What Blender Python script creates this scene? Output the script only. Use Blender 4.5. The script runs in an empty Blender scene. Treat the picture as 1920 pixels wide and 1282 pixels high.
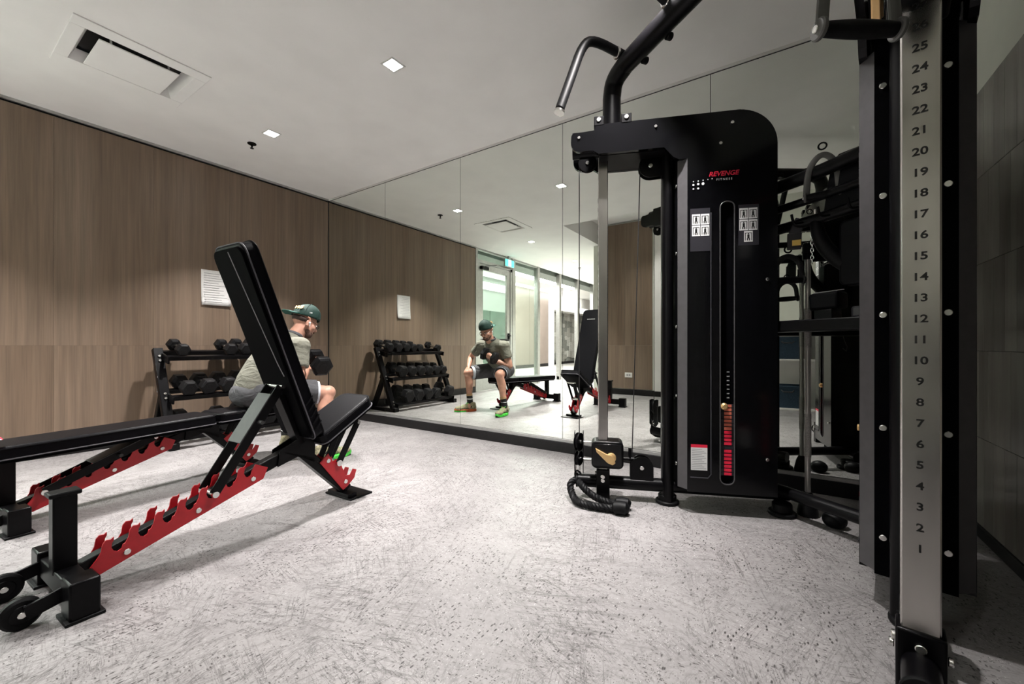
import bpy, bmesh, math, random
from mathutils import Vector, Matrix, Quaternion
random.seed(7)
PI = math.pi
S = bpy.context.scene
COL = S.collection

# ------------------------------------------------------------------ camera
cam_d = bpy.data.cameras.new('camera'); cam = bpy.data.objects.new('camera', cam_d); COL.objects.link(cam)
cam_d.sensor_width = 36; cam_d.lens = 766 / 1920 * 36
cam_d.shift_y = 6.5 / 1920
cam_d.clip_start = 0.02
cam.location = (0, 0, 0.87)
cam.rotation_euler = (PI / 2, 0, math.atan2(.5531, .8331))
S.camera = cam
# ------------------------------------------------------------------ world, exposure
w = bpy.data.worlds.new('world'); S.world = w; w.use_nodes = True
w.node_tree.nodes['Background'].inputs[0].default_value = (.75, .85, 1, 1)
w.node_tree.nodes['Background'].inputs[1].default_value = 0.05
S.view_settings.view_transform = 'Standard'; S.view_settings.look = 'None'
S.view_settings.gamma = 1; S.view_settings.use_curve_mapping = False
S.view_settings.exposure = 0.78
S.cycles.max_bounces = 10; S.cycles.diffuse_bounces = 5; S.cycles.glossy_bounces = 6
S.cycles.transparent_max_bounces = 16; S.cycles.sample_clamp_indirect = 6
S.cycles.use_denoising = True; S.cycles.caustics_reflective = True
S.cycles.blur_glossy = 0.3

DOWN_W = 29.0       # watts of a room downlight
H = 2.70            # ceiling height
XL, XR, YM = -4.76, 0.757, 3.0   # left wall, right wall, mirror
YB, XB, H2 = -1.13, -2.80, 3.06  # wall behind, where it ends, raised ceiling
YF = -7.2

def lamp(name, kind, loc, energy, size=.1, size_y=None, rot=(0, 0, 0), color=(1, 1, 1), spread=PI):
    d = bpy.data.lights.new(name, kind); o = bpy.data.objects.new(name, d); COL.objects.link(o)
    o.location = loc; o.rotation_euler = rot; d.energy = energy; d.color = color
    if kind == 'AREA':
        d.size = size; d.spread = spread
        if size_y: d.shape = 'RECTANGLE'; d.size_y = size_y
    return o
DOWN = [(-2.12, 1.79, H), (-3.68, 1.79, H), (-.60, 1.80, H), (-3.7, -.19, H), (-3.75, -2.1, H), (-3.75, -4.05, H),
        (-1.75, -.38, H2), (-.30, -.38, H2)]  # raised-ceiling pair: unseen lamps added to brighten the right side
for i, p in enumerate(DOWN):
    e = DOWN_W
    if i == 2: e = DOWN_W * .78
    if i == 6: e = DOWN_W * .2
    if i == 7: e = DOWN_W * .12
    lamp('downlight_beam', 'AREA', (p[0], p[1], p[2] - .012), e, .085, color=(1, .965, .94), spread=math.radians(92))
# lobby beyond the glass: cove wash and ceiling panels
lamp('lobby_cove_light', 'AREA', (-7.9, -6.5, 3.05), 80, .25, 12, color=(1, .98, .96), rot=(0, math.radians(35), 0))
lamp('lobby_light', 'AREA', (-6.4, -4.5, 3.1), 760, 1.4, 9, color=(1, .98, .96))
lamp('corridor_light', 'AREA', (-5.9, 1.2, 3.1), 100, .6, 4, color=(1, .98, .96))

# ------------------------------------------------------------------ materials
MT = {}
def mat(name, col=(.5, .5, .5), rough=.5, metal=0, spec=.5, emit=None, es=0, coat=0):
    m = bpy.data.materials.new(name); m.use_nodes = True
    b = m.node_tree.nodes['Principled BSDF']
    b.inputs['Base Color'].default_value = (*col, 1); b.inputs['Roughness'].default_value = rough
    b.inputs['Metallic'].default_value = metal; b.inputs['Specular IOR Level'].default_value = spec
    b.inputs['Coat Weight'].default_value = coat
    if emit: b.inputs['Emission Color'].default_value = (*emit, 1); b.inputs['Emission Strength'].default_value = es
    MT[name] = m; return m
def nt(m): return m.node_tree, m.node_tree.nodes, m.node_tree.links, m.node_tree.nodes['Principled BSDF']
def noise(N, L, vec, scale, detail=4, rough=.5, stretch=(1, 1, 1), dist=0):
    mp = N.new('ShaderNodeMapping'); mp.inputs['Scale'].default_value = stretch; L.new(vec, mp.inputs[0])
    n = N.new('ShaderNodeTexNoise'); n.inputs['Scale'].default_value = scale; n.inputs['Detail'].default_value = detail
    n.inputs['Roughness'].default_value = rough; n.inputs['Distortion'].default_value = dist
    L.new(mp.outputs[0], n.inputs['Vector']); return n.outputs['Fac']
def ramp(N, L, fac, stops):
    r = N.new('ShaderNodeValToRGB'); L.new(fac, r.inputs[0]); e = r.color_ramp.elements
    while len(e) < len(stops): e.new(.5)
    for k, (p, c) in enumerate(stops):
        e[k].position = p; e[k].color = (*c, 1) if len(c) == 3 else c
    return r.outputs[0]
def mixc(N, L, fac, a, b, mode='MIX'):
    m = N.new('ShaderNodeMix'); m.data_type = 'RGBA'; m.blend_type = mode
    if isinstance(fac, (int, float)): m.inputs[0].default_value = fac
    else: L.new(fac, m.inputs[0])
    for s, q in ((6, a), (7, b)):
        if isinstance(q, tuple): m.inputs[s].default_value = (*q, 1)
        else: L.new(q, m.inputs[s])
    return m.outputs[2]
def bump(N, L, b, hgt, strength=.3, dist=.01):
    bp = N.new('ShaderNodeBump'); bp.inputs['Strength'].default_value = strength; bp.inputs['Distance'].default_value = dist
    L.new(hgt, bp.inputs['Height']); L.new(bp.outputs[0], b.inputs['Normal'])
def speckle(name, col, rough, metal=0, amt=.25, scale=40, spec=.5, bs=.1, coat=0):
    m = mat(name, col, rough, metal, spec, coat=coat); t, N, L, b = nt(m)
    g = N.new('ShaderNodeNewGeometry'); f = noise(N, L, g.outputs['Position'], scale, 3)
    c = ramp(N, L, f, [(.3, tuple(x * (1 - amt) for x in col)), (.7, tuple(min(1, x * (1 + amt)) for x in col))])
    L.new(c, b.inputs['Base Color'])
    if bs: bump(N, L, b, noise(N, L, g.outputs['Position'], scale * 6, 2), bs, .002)
    return m
# floor: pale speckled rubber with dark flecks and scuffs
m = mat('floor', (.6, .57, .53), .42, 0, .4); t, N, L, b = nt(m)
g = N.new('ShaderNodeNewGeometry').outputs['Position']
base = ramp(N, L, noise(N, L, g, 1.3, 5, .6), [(.3, (.22, .209, .210)), (.7, (.32, .304, .303))])
fine = ramp(N, L, noise(N, L, g, 55, 4, .7), [(.35, (.80, .80, .80)), (.65, (1, 1, 1))])
c = mixc(N, L, 1.0, base, fine, 'MULTIPLY')
def vor(sc, th, stretch, rot):
    mp = N.new('ShaderNodeMapping'); mp.inputs['Scale'].default_value = stretch; mp.inputs['Rotation'].default_value = (0, 0, rot); L.new(g, mp.inputs[0])
    v = N.new('ShaderNodeTexVoronoi'); v.inputs['Scale'].default_value = sc; v.inputs['Randomness'].default_value = 1; L.new(mp.outputs[0], v.inputs['Vector'])
    return ramp(N, L, v.outputs['Distance'], [(th * .6, (1, 1, 1)), (th, (0, 0, 0))])
def fleck(c, sc, th, stretch, rot, col, gs):
    gate = ramp(N, L, noise(N, L, g, gs, 2), [(.42, (0, 0, 0)), (.55, (1, 1, 1))])
    return mixc(N, L, mixc(N, L, 1.0, vor(sc, th, stretch, rot), gate, 'MULTIPLY'), c, col)
c = fleck(c, 75, .25, (1, .4, 1), .5, (.030, .027, .027), 5)
c = fleck(c, 95, .25, (.45, 1, 1), 1.1, (.045, .04, .04), 8)
c = fleck(c, 150, .26, (1, .6, 1), 2.3, (.07, .065, .063), 12)
c = fleck(c, 130, .20, (1, .5, 1), 2.9, (.42, .40, .40), 9)
for rot, st in ((.3, (14, 1.0, 1)), (1.2, (11, .8, 1)), (2.2, (17, 1.2, 1)), (2.8, (9, .7, 1)), (.75, (20, 1.6, 1)), (1.75, (16, 1.3, 1))):   # scuffs
    mp = N.new('ShaderNodeMapping'); mp.inputs['Rotation'].default_value = (0, 0, rot); L.new(g, mp.inputs[0])
    f = noise(N, L, mp.outputs[0], 2.2, 6, .65, st, .6)
    sc = ramp(N, L, f, [(.488, (0, 0, 0)), (.503, (.9, .9, .9)), (.518, (0, 0, 0))])
    gate = ramp(N, L, noise(N, L, g, .9 + rot, 3), [(.45, (0, 0, 0)), (.62, (1, 1, 1))])
    c = mixc(N, L, mixc(N, L, 1.0, sc, gate, 'MULTIPLY'), c, (.055, .05, .05))
L.new(c, b.inputs['Base Color'])
L.new(ramp(N, L, noise(N, L, g, 6, 4), [(.3, (.36, .36, .36)), (.7, (.52, .52, .52))]), b.inputs['Roughness'])
bump(N, L, b, noise(N, L, g, 120, 3), .12, .002)
# wood veneer with vertical grain
m = mat('wood', (.2, .15, .11), .42, 0, .4); t, N, L, b = nt(m)
g = N.new('ShaderNodeNewGeometry').outputs['Position']
oi = N.new('ShaderNodeObjectInfo').outputs['Random']
va = N.new('ShaderNodeVectorMath'); va.operation = 'ADD'; L.new(g, va.inputs[0])
cb = N.new('ShaderNodeCombineXYZ'); mm = N.new('ShaderNodeMath'); mm.operation = 'MULTIPLY'; mm.inputs[1].default_value = 30; L.new(oi, mm.inputs[0])
L.new(mm.outputs[0], cb.inputs[2]); L.new(cb.outputs[0], va.inputs[1])
v = va.outputs[0]
c1 = ramp(N, L, noise(N, L, v, 3.0, 4, .55, (1, 1, .06), .3), [(.3, (.165, .117, .083)), (.5, (.205, .150, .110)), (.72, (.250, .188, .142))])
c2 = ramp(N, L, noise(N, L, v, 28, 5, .6, (1, 1, .03)), [(.3, (.80, .80, .80)), (.7, (1.12, 1.1, 1.08))])
c3 = ramp(N, L, noise(N, L, v, 140, 2, .5, (1, 1, .02)), [(.35, (.9, .9, .9)), (.65, (1.05, 1.05, 1.05))])
c = mixc(N, L, 1.0, mixc(N, L, 1.0, c1, c2, 'MULTIPLY'), c3, 'MULTIPLY'); L.new(c, b.inputs['Base Color'])
bump(N, L, b, noise(N, L, v, 120, 2, .5, (1, 1, .03)), .05, .002)
# right-wall tile, per-tile tone
m = mat('tile', (.1, .09, .08), .22, 0, .5); t, N, L, b = nt(m)
g = N.new('ShaderNodeNewGeometry').outputs['Position']; oi = N.new('ShaderNodeObjectInfo').outputs['Random']
c1 = ramp(N, L, oi, [(0, (.17, .158, .138)), (1, (.24, .222, .195))])
c2 = ramp(N, L, noise(N, L, g, 14, 4, .6, (1, 1, .12)), [(.3, (.82, .82, .82)), (.7, (1.1, 1.1, 1.1))])
L.new(mixc(N, L, 1.0, c1, c2, 'MULTIPLY'), b.inputs['Base Color']); bump(N, L, b, noise(N, L, g, 9, 2), .08, .01)

speckle('ceiling', (.87, .86, .85), .9, amt=.03, scale=3, bs=.05)
speckle('paint', (.66, .68, .61), .75, amt=.04, scale=5, bs=.05)
speckle('white_paint', (.72, .71, .69), .7, amt=.03, scale=6, bs=0)
speckle('grout', (.035, .033, .03), .9, amt=.2)
speckle('black_base', (.006, .0055, .006), .4, amt=.3, spec=.3)
mat('mirror', (.84, .87, .82), .0, 1)
mat('seam', (.01, .01, .01), .4)
speckle('alu', (.42, .42, .41), .35, .8, amt=.08, scale=20, bs=0)
speckle('powder_black', (.0022, .002, .0026), .32, 0, amt=.3, scale=60, bs=.03, spec=.14)
speckle('gloss_black', (.0025, .0025, .0032), .16, 0, amt=.2, scale=30, bs=0, spec=.32)
speckle('matte_black', (.0015, .0015, .0022), .6, 0, amt=.3, scale=30, bs=.03, spec=.03)
speckle('chamfer_grey', (.055, .052, .056), .4, 0, amt=.1, scale=30, bs=0)
speckle('charcoal_metal', (.0032, .003, .0036), .38, .0, amt=.15, scale=40, bs=.03, spec=.15)
speckle('arm_grey', (.040, .039, .040), .45, .1, amt=.1, scale=40, bs=.02)
speckle('vinyl', (.0020, .0019, .003), .42, 0, amt=.3, scale=50, bs=.10, spec=.10)
speckle('vinyl_seam', (.35, .34, .36), .5, 0, amt=.1)
speckle('vinyl_fold', (.10, .095, .11), .5, 0, amt=.2)
speckle('red_paint', (.46, .012, .020), .38, 0, amt=.1, scale=25, bs=0)
speckle('rubber', (.0035, .0035, .004), .5, 0, amt=.4, scale=90, bs=.15, spec=.15)
speckle('hex_rubber', (.006, .0058, .0065), .5, 0, amt=.4, scale=90, bs=.12, spec=.2)
mat('chrome', (.72, .70, .68), .2, 1)
m = mat('brushed', (.50, .475, .45), .22, 1); t, N, L, b = nt(m)
g = N.new('ShaderNodeNewGeometry').outputs['Position']
L.new(ramp(N, L, noise(N, L, g, 9, 3, .5, (1, 1, .3)), [(.3, (.40, .38, .36)), (.7, (.60, .575, .55))]), b.inputs['Base Color'])
b.inputs['Roughness'].default_value = .26
mat('bolt', (.75, .74, .72), .25, 1)
mat('gold', (.78, .52, .24), .32, .7)
mat('yellow_label', (.75, .5, .12), .5)
mat('white_print', (.75, .75, .75), .5)
mat('grey_print', (.30, .30, .31), .5)
mat('black_print', (.01, .01, .01), .4)
mat('red_print', (.75, .02, .06), .4)
mat('orange_print', (.62, .16, .10), .4)
mat('panel_grey', (.022, .021, .027), .4)
speckle('paper', (.72, .71, .70), .8, amt=.03, bs=0)
speckle('cord', (.012, .012, .013), .5, amt=.3, bs=.2)
mat('lens', (1, 1, 1), .5, emit=(1, .97, .93), es=28)
mat('cove', (1, 1, 1), .5, emit=(1, .98, .95), es=1.6)
mat('exit_green', (.05, .6, .5), .5, emit=(.12, .95, .78), es=1.1)
mat('exit_white', (1, 1, 1), .5, emit=(.75, 1, .95), es=2.2)
speckle('lobby_floor', (.50, .485, .465), .25, amt=.05, scale=2, bs=0)
speckle('beige_panel', (.20, .165, .145), .35, amt=.06, scale=4, bs=0)
speckle('lobby_grey', (.15, .17, .155), .6, amt=.06, scale=4, bs=0)
speckle('dark_glazing', (.05, .075, .06), .12, amt=.2, scale=4, bs=0)
speckle('stone_a', (.30, .30, .27), .7, amt=.2, scale=18, bs=.2)
speckle('stone_b', (.42, .42, .39), .7, amt=.2, scale=18, bs=.2)
speckle('stone_c', (.20, .21, .19), .7, amt=.2, scale=18, bs=.2)
speckle('skin', (.50, .26, .185), .5, amt=.12, scale=25, bs=.05)
speckle('beard', (.10, .05, .035), .7, amt=.4, scale=120, bs=.3)
speckle('hair', (.035, .018, .012), .7, amt=.4, scale=120, bs=.3)
speckle('shirt', (.15, .148, .118), .9, amt=.10, scale=60, bs=.2)
m = MT['shirt']; t, N, L, b = nt(m); g = N.new('ShaderNodeNewGeometry').outputs['Position']
bump(N, L, b, noise(N, L, g, 9, 3, .45, (1, 1, 2.2), 1.2), .35, .04)
speckle('collar', (.08, .08, .085), .9, amt=.10, scale=60, bs=.2)
speckle('shorts', (.055, .055, .06), .85, amt=.15, scale=50, bs=.2)
m = MT['shorts']; t, N, L, b = nt(m); g = N.new('ShaderNodeNewGeometry').outputs['Position']
bump(N, L, b, noise(N, L, g, 8, 3, .45, (1, 1, 1.5), 1.0), .6, .04)
speckle('liner', (.50, .53, .58), .85, amt=.1, scale=50, bs=.2)
speckle('cap_green', (.003, .026, .019), .8, amt=.2, scale=90, bs=.2)
speckle('brim_green', (.010, .075, .058), .75, amt=.2, scale=90, bs=.2)
mat('cap_letter', (.75, .50, .24), .6)
speckle('sock', (.008, .008, .008), .9, bs=.2)
mat('sock_band', (.42, .26, .14), .9)
speckle('shoe_khaki', (.26, .24, .15), .8, amt=.5, scale=110, bs=.3)
speckle('shoe_green', (.06, .55, .05), .6, amt=.3, scale=60, bs=.1)
speckle('shoe_orange', (.55, .12, .04), .6, amt=.3, scale=30, bs=.1)
speckle('blue_cloth', (.025, .05, .08), .9, amt=.25, scale=70, bs=.2)
# thin clear glass pane
m = bpy.data.materials.new('glass'); m.use_nodes = True; N = m.node_tree.nodes; L = m.node_tree.links
N.remove(N['Principled BSDF'])
tr = N.new('ShaderNodeBsdfTransparent'); tr.inputs[0].default_value = (.86, .93, .89, 1)
gl = N.new('ShaderNodeBsdfGlossy'); gl.inputs['Roughness'].default_value = .0
lw = N.new('ShaderNodeLayerWeight'); lw.inputs[0].default_value = .5
pw = N.new('ShaderNodeMath'); pw.operation = 'POWER'; pw.inputs[1].default_value = 4.5; L.new(lw.outputs['Facing'], pw.inputs[0])
fr = N.new('ShaderNodeMath'); fr.operation = 'MULTIPLY_ADD'; fr.inputs[1].default_value = .9; fr.inputs[2].default_value = .035; L.new(pw.outputs[0], fr.inputs[0])
mx = N.new('ShaderNodeMixShader'); L.new(fr.outputs[0], mx.inputs[0]); L.new(tr.outputs[0], mx.inputs[1]); L.new(gl.outputs[0], mx.inputs[2])
L.new(mx.outputs[0], N['Material Output'].inputs[0]); MT['glass'] = m

# ------------------------------------------------------------------ mesh helpers
V = Vector
def frame_from(d, up=V((0, 0, 1))):
    z = V(d).normalized(); x = V(up).cross(z)
    if x.length < 1e-4: x = V((1, 0, 0)).cross(z)
    if x.length < 1e-4: x = V((0, 1, 0)).cross(z)
    x.normalize(); return x, z.cross(x), z
def world(o): return (world(o.parent) @ o.matrix_parent_inverse if o.parent else Matrix()) @ o.matrix_basis
def attach(o, parent):
    root = parent
    while root.parent: root = root.parent
    o.parent = parent; o.matrix_parent_inverse = Matrix() if root.get('local') else world(parent).inverted()
SPLIT = {'bolt', 'hanger', 'white_dot', 'socket', 'knurled_grip'}
class MB:
    def __init__(s): s.v = []; s.f = []; s.mi = []; s.cur = 0; s.ch = []
    def add(s, vs, fs):
        n = len(s.v); s.ch.append((n, len(s.f))); s.v += [V(p) for p in vs]; s.f += [tuple(i + n for i in q) for q in fs]; s.mi += [s.cur] * len(fs); return s
    def box(s, lo, hi):
        x0, y0, z0 = lo; x1, y1, z1 = hi
        return s.add([(x0, y0, z0), (x1, y0, z0), (x1, y1, z0), (x0, y1, z0), (x0, y0, z1), (x1, y0, z1), (x1, y1, z1), (x0, y1, z1)],
                     [(0, 3, 2, 1), (4, 5, 6, 7), (0, 1, 5, 4), (1, 2, 6, 5), (2, 3, 7, 6), (3, 0, 4, 7)])
    def cbox(s, c, d): return s.box([c[i] - d[i] / 2 for i in range(3)], [c[i] + d[i] / 2 for i in range(3)])
    def bar(s, p0, p1, wx, wy, up=(0, 0, 1), taper=1):
        p0, p1 = V(p0), V(p1); x, y, z = frame_from(p1 - p0, V(up)); vs = []
        for p, k in ((p0, 1), (p1, taper)):
            for a, b_ in ((-1, -1), (1, -1), (1, 1), (-1, 1)): vs.append(p + x * a * wx / 2 * k + y * b_ * wy / 2 * k)
        return s.add(vs, [(3, 2, 1, 0), (4, 5, 6, 7), (0, 1, 5, 4), (1, 2, 6, 5), (2, 3, 7, 6), (3, 0, 4, 7)])
    def tube(s, pts, r, n=12, r2=None, up=(0, 0, 1), closed=False, caps=True):
        pts = [V(p) for p in pts]; m_ = len(pts); rs = r if isinstance(r, (list, tuple)) else [r] * m_
        px = None; vs = []
        for i, p in enumerate(pts):
            if closed: d = pts[(i + 1) % m_] - pts[i - 1]
            else: d = pts[min(i + 1, m_ - 1)] - pts[max(i - 1, 0)]
            if px is None: x, y, z = frame_from(d, V(up))
            else:
                z = d.normalized(); x = (px - z * px.dot(z)).normalized(); y = z.cross(x)
            px = x; ra = rs[i]; rb = ra if r2 is None else r2 * (ra / rs[0])
            for k in range(n):
                a = 2 * PI * k / n; vs.append(p + x * math.cos(a) * ra + y * math.sin(a) * rb)
        fs = []
        for i in range(m_ if closed else m_ - 1):
            j = (i + 1) % m_
            for k in range(n): fs.append((i * n + k, i * n + (k + 1) % n, j * n + (k + 1) % n, j * n + k))
        if caps and not closed: fs += [tuple(range(n - 1, -1, -1)), tuple(range((m_ - 1) * n, m_ * n))]
        return s.add(vs, fs)
    def cyl(s, p0, p1, r, r1=None, n=20): return s.tube([p0, p1], [r, r if r1 is None else r1], n)
    def disc(s, c, ax, r, t, n=24, ch=None):
        c = V(c); ax = V(ax).normalized(); ch = min(t * .25, r * .15) if ch is None else ch
        return s.tube([c - ax * t / 2, c - ax * (t / 2 - ch), c + ax * (t / 2 - ch), c + ax * t / 2], [r - ch, r, r, r - ch], n)
    def ell(s, c, r, nu=16, nv=10, rot=None):
        c = V(c); r = (r, r, r) if isinstance(r, (int, float)) else r; vs = []; fs = []
        for j in range(1, nv):
            th = PI * j / nv
            for i in range(nu):
                ph = 2 * PI * i / nu; p = V((r[0] * math.sin(th) * math.cos(ph), r[1] * math.sin(th) * math.sin(ph), r[2] * math.cos(th)))
                vs.append(c + (rot @ p if rot else p))
        top = V((0, 0, r[2])); vs += [c + (rot @ top if rot else top), c - (rot @ top if rot else top)]
        a, b_ = len(vs) - 2, len(vs) - 1
        for j in range(nv - 2):
            for i in range(nu): fs.append((j * nu + i, (j + 1) * nu + i, (j + 1) * nu + (i + 1) % nu, j * nu + (i + 1) % nu))
        for i in range(nu): fs.append((a, i, (i + 1) % nu)); fs.append((b_, (nv - 2) * nu + (i + 1) % nu, (nv - 2) * nu + i))
        return s.add(vs, fs)
    def prism(s, poly, fn, a, b_):
        """poly: 2-D outline, fn(u, v, t) -> point, extruded from t=a to t=b_ (outline may be concave)"""
        n = len(poly); vs = [fn(u, v_, a) for u, v_ in poly] + [fn(u, v_, b_) for u, v_ in poly]
        return s.add(vs, [tuple(range(n - 1, -1, -1)), tuple(range(n, 2 * n))] + [(i, (i + 1) % n, n + (i + 1) % n, n + i) for i in range(n)])
    def capsule(s, p0, p1, r0, r1, n=14):
        p0, p1 = V(p0), V(p1); s.tube([p0, p1], [r0, r1], n); s.ell(p0, r0, n, 8); s.ell(p1, r1, n, 8); return s
    def build(s, name, m, parent=None, bevel=0, smooth=32, seg=2):
        if name in SPLIT and len(s.ch) > 1:
            e_ = s.ch[1:] + [(len(s.v), len(s.f))]
            for (v0, f0), (v1, f1) in zip(s.ch, e_):
                q = MB(); q.add(s.v[v0:v1], [tuple(i - v0 for i in f_) for f_ in s.f[f0:f1]]); r_ = q.build(name, m, parent, bevel, smooth, seg)
            return r_
        me = bpy.data.meshes.new(name)
        me.from_pydata([tuple(p) for p in s.v], [], s.f)
        bm = bmesh.new(); bm.from_mesh(me); bmesh.ops.recalc_face_normals(bm, faces=bm.faces[:]); bm.to_mesh(me); bm.free()
        ms = m if isinstance(m, (list, tuple)) else [m]
        for q in ms: me.materials.append(MT[q])
        if len(ms) > 1: me.polygons.foreach_set('material_index', s.mi)
        if smooth:
            me.polygons.foreach_set('use_smooth', [True] * len(me.polygons)); me.set_sharp_from_angle(angle=math.radians(smooth))
        o = bpy.data.objects.new(name, me); COL.objects.link(o)
        if parent is not None: attach(o, parent)
        if bevel:
            bv = o.modifiers.new('bevel', 'BEVEL'); bv.width = bevel; bv.segments = seg; bv.limit_method = 'ANGLE'; bv.angle_limit = math.radians(40)
        return o
def prop(o, label=None, cat=None, group=None, kind=None):
    if label: o['label'] = label
    if cat: o['category'] = cat
    if group: o['group'] = group
    if kind: o['kind'] = kind
    return o
def thing(name, label, cat, loc=(0, 0, 0), rz=0, group=None, local=False):
    o = bpy.data.objects.new(name, None); COL.objects.link(o); o.location = loc; o.rotation_euler = (0, 0, rz)
    o.empty_display_size = .1
    if local: o['local'] = 1
    bpy.context.view_layer.update()
    return prop(o, label, cat, group)
def dup(o, loc, rot=None, label=None, scale=None):
    c = o.copy(); COL.objects.link(c); c.location = loc
    if rot is not None: c.rotation_euler = rot
    if scale: c.scale = scale
    if label: c['label'] = label
    for ch in o.children:
        d = ch.copy(); COL.objects.link(d); d.parent = c
        for gch in ch.children:
            e = gch.copy(); COL.objects.link(e); e.parent = d
    return c
def text_obj(txt, size, m, name, M, parent, extrude=.0006, shear=0, sx=1, bold=0, space=1):
    cu = bpy.data.curves.new(name, 'FONT'); cu.body = txt; cu.size = size; cu.align_x = 'CENTER'; cu.align_y = 'CENTER'
    cu.extrude = extrude; cu.shear = shear; cu.offset = bold; cu.space_character = space; cu.resolution_u = 3
    t_ = bpy.data.objects.new(name, cu); COL.objects.link(t_)
    dg = bpy.context.evaluated_depsgraph_get(); me = bpy.data.meshes.new_from_object(t_.evaluated_get(dg))
    bpy.data.objects.remove(t_); me.transform(M @ Matrix.Diagonal((sx, 1, 1, 1))); me.materials.clear(); me.materials.append(MT[m])
    o = bpy.data.objects.new(name, me); COL.objects.link(o)
    if parent is not None: attach(o, parent)
    return o
def basis(o, x, y, z=None):
    x = V(x).normalized(); y = V(y); z = x.cross(y).normalized() if z is None else V(z); y = z.cross(x)
    M = Matrix((x, y, z)).transposed().to_4x4(); M.translation = V(o); return M
def arc(c, r, a0, a1, n): return [(c[0] + r * math.cos(math.radians(a0 + (a1 - a0) * i / n)), c[1] + r * math.sin(math.radians(a0 + (a1 - a0) * i / n))) for i in range(n + 1)]
def smooth_path(pts, it=2, closed=False):
    pts = [V(p) for p in pts]
    for _ in range(it):
        q = [] if closed else [pts[0]]
        rng = range(len(pts)) if closed else range(len(pts) - 1)
        for i in rng:
            a, b_ = pts[i], pts[(i + 1) % len(pts)]; q += [a * .75 + b_ * .25, a * .25 + b_ * .75]
        if not closed: q.append(pts[-1])
        pts = q
    return pts

# ------------------------------------------------------------------ the room shell
def struct(o): o['kind'] = 'structure'; return o
struct(MB().box((XL, YF, -.05), (XR + .1, YM + .3, 0)).build('floor', 'floor', smooth=0))
struct(MB().box((-9.2, -16, -.05), (XL, 4.4, -.001)).build('floor_lobby', 'lobby_floor', smooth=0))
# main ceiling with a hole for the air diffuser, raised part behind the camera
VX0, VX1, VY0, VY1 = -3.775, -3.345, .60, 1.12
mb = MB()
mb.box((XL, VY1, H), (XR, YM, H + .06)); mb.box((XL, VY0, H), (VX0, VY1, H + .06)); mb.box((VX1, VY0, H), (XR, VY1, H + .06))
mb.box((XL, .40, H), (XR, VY0, H + .06)); mb.box((XL, YF, H), (XB - .03, .40, H + .06))
mb.box((XB - .03, YB, H), (XB, .40, H2)); mb.box((XB, .37, H), (XR, .40, H2))
mb.box((XB - .03, YB - .05, H2), (XR, .40, H2 + .06))
struct(mb.build('ceiling', 'ceiling', smooth=0))
struct(MB().box((-9.2, -16, 3.17), (XL - .1, 4.4, 3.22)).build('ceiling_lobby', 'white_paint', smooth=0))
# left wall: wood panels on a dark backing, shadow trim at the top
wl = struct(MB().box((XL - .1, .06, 0), (XL - .018, YM + .05, 3.2)).build('wall_left', 'black_base', smooth=0))
def wood_panels_L(parent, ys):
    for a, b_ in zip(ys[:-1], ys[1:]):
        for q0, q1 in ((.11, .8698), (.8702, H - .035)):
            MB().box((XL - .018, a + .0005, q0), (XL, b_ - .0005, q1)).build('panel', 'wood', parent, bevel=.0004, smooth=0, seg=1)
wood_panels_L(wl, [.06, .68, 1.29, 1.90, 2.51, YM])
struct(MB().box((XL - .01, .06, H - .022), (XL + .014, YM, H)).build('trim_1', 'alu'))
struct(MB().box((XL - .018, .06, 0), (XL + .006, YM, .10)).build('baseboard_left', 'black_base', bevel=.003))
# far wall: plaster behind the mirrors, black plinth, mirror panes with seams
wf = struct(MB().box((XL - .1, YM + .012, 0), (XR + .1, YM + .15, 3.2)).build('wall_far', 'white_paint', smooth=0))
xs = [-4.76, -3.683, -2.589, -1.497, -.404, .689, XR]
for a, b_ in zip(xs[:-1], xs[1:]):
    MB().box((a + .002, YM, .112), (b_ - .002, YM + .006, H - .026)).build('mirror_pane', 'mirror', wf, smooth=0)
MB().box((XL, YM + .004, .10), (XR, YM + .0115, H - .016)).build('mirror_backing', 'seam', wf, smooth=0)
struct(MB().box((XL, YM - .006, .085), (XR, YM + .008, .109)).build('trim_2', 'alu', bevel=.002))
struct(MB().box((XL, YM - .012, 0), (XR, YM + .008, .085)).build('baseboard_far', 'black_base', bevel=.003))
struct(MB().box((XL, YM - .004, H - .018), (XR, YM + .012, H)).build('trim_3', 'white_paint'))
struct(MB().box((XL + .001, YM - .006, .1), (XL + .008, YM, H - .02)).build('trim_4', 'seam'))
# right wall: paint over tiles
wr = struct(MB().box((XR + .001, YB - .1, 0), (XR + .1, YM + .15, 3.2)).build('wall_right', 'paint', smooth=0))
MB().box((XR - .004, YB, .1), (XR + .002, YM, 2.025)).build('grout', 'grout', wr, smooth=0)
tile_me = None
for r_ in range(5):
    z0 = 2.03 - .395 * (r_ + 1); y = YM - (.0525 if r_ % 2 else 0)
    if r_ % 2:
        MB().box((XR - .012, YM - .051, z0 + .001), (XR - .003, YM - .001, z0 + .394)).build('tile', 'tile', wr, bevel=.0012, smooth=0, seg=1)
    while y - .105 > YB:
        if tile_me is None:
            o = MB().box((-.0045, -.1042, .0008), (.0045, -.0008, .3942)).build('tile', 'tile', wr, bevel=.0012, smooth=0, seg=1); tile_me = o
        else:
            o = tile_me.copy(); COL.objects.link(o)
        o.location = (XR - .0075, y, z0); y -= .105
struct(MB().box((XR - .02, YB, 0), (XR, YM - .012, .055)).build('baseboard_right', 'black_base', bevel=.003))
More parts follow.
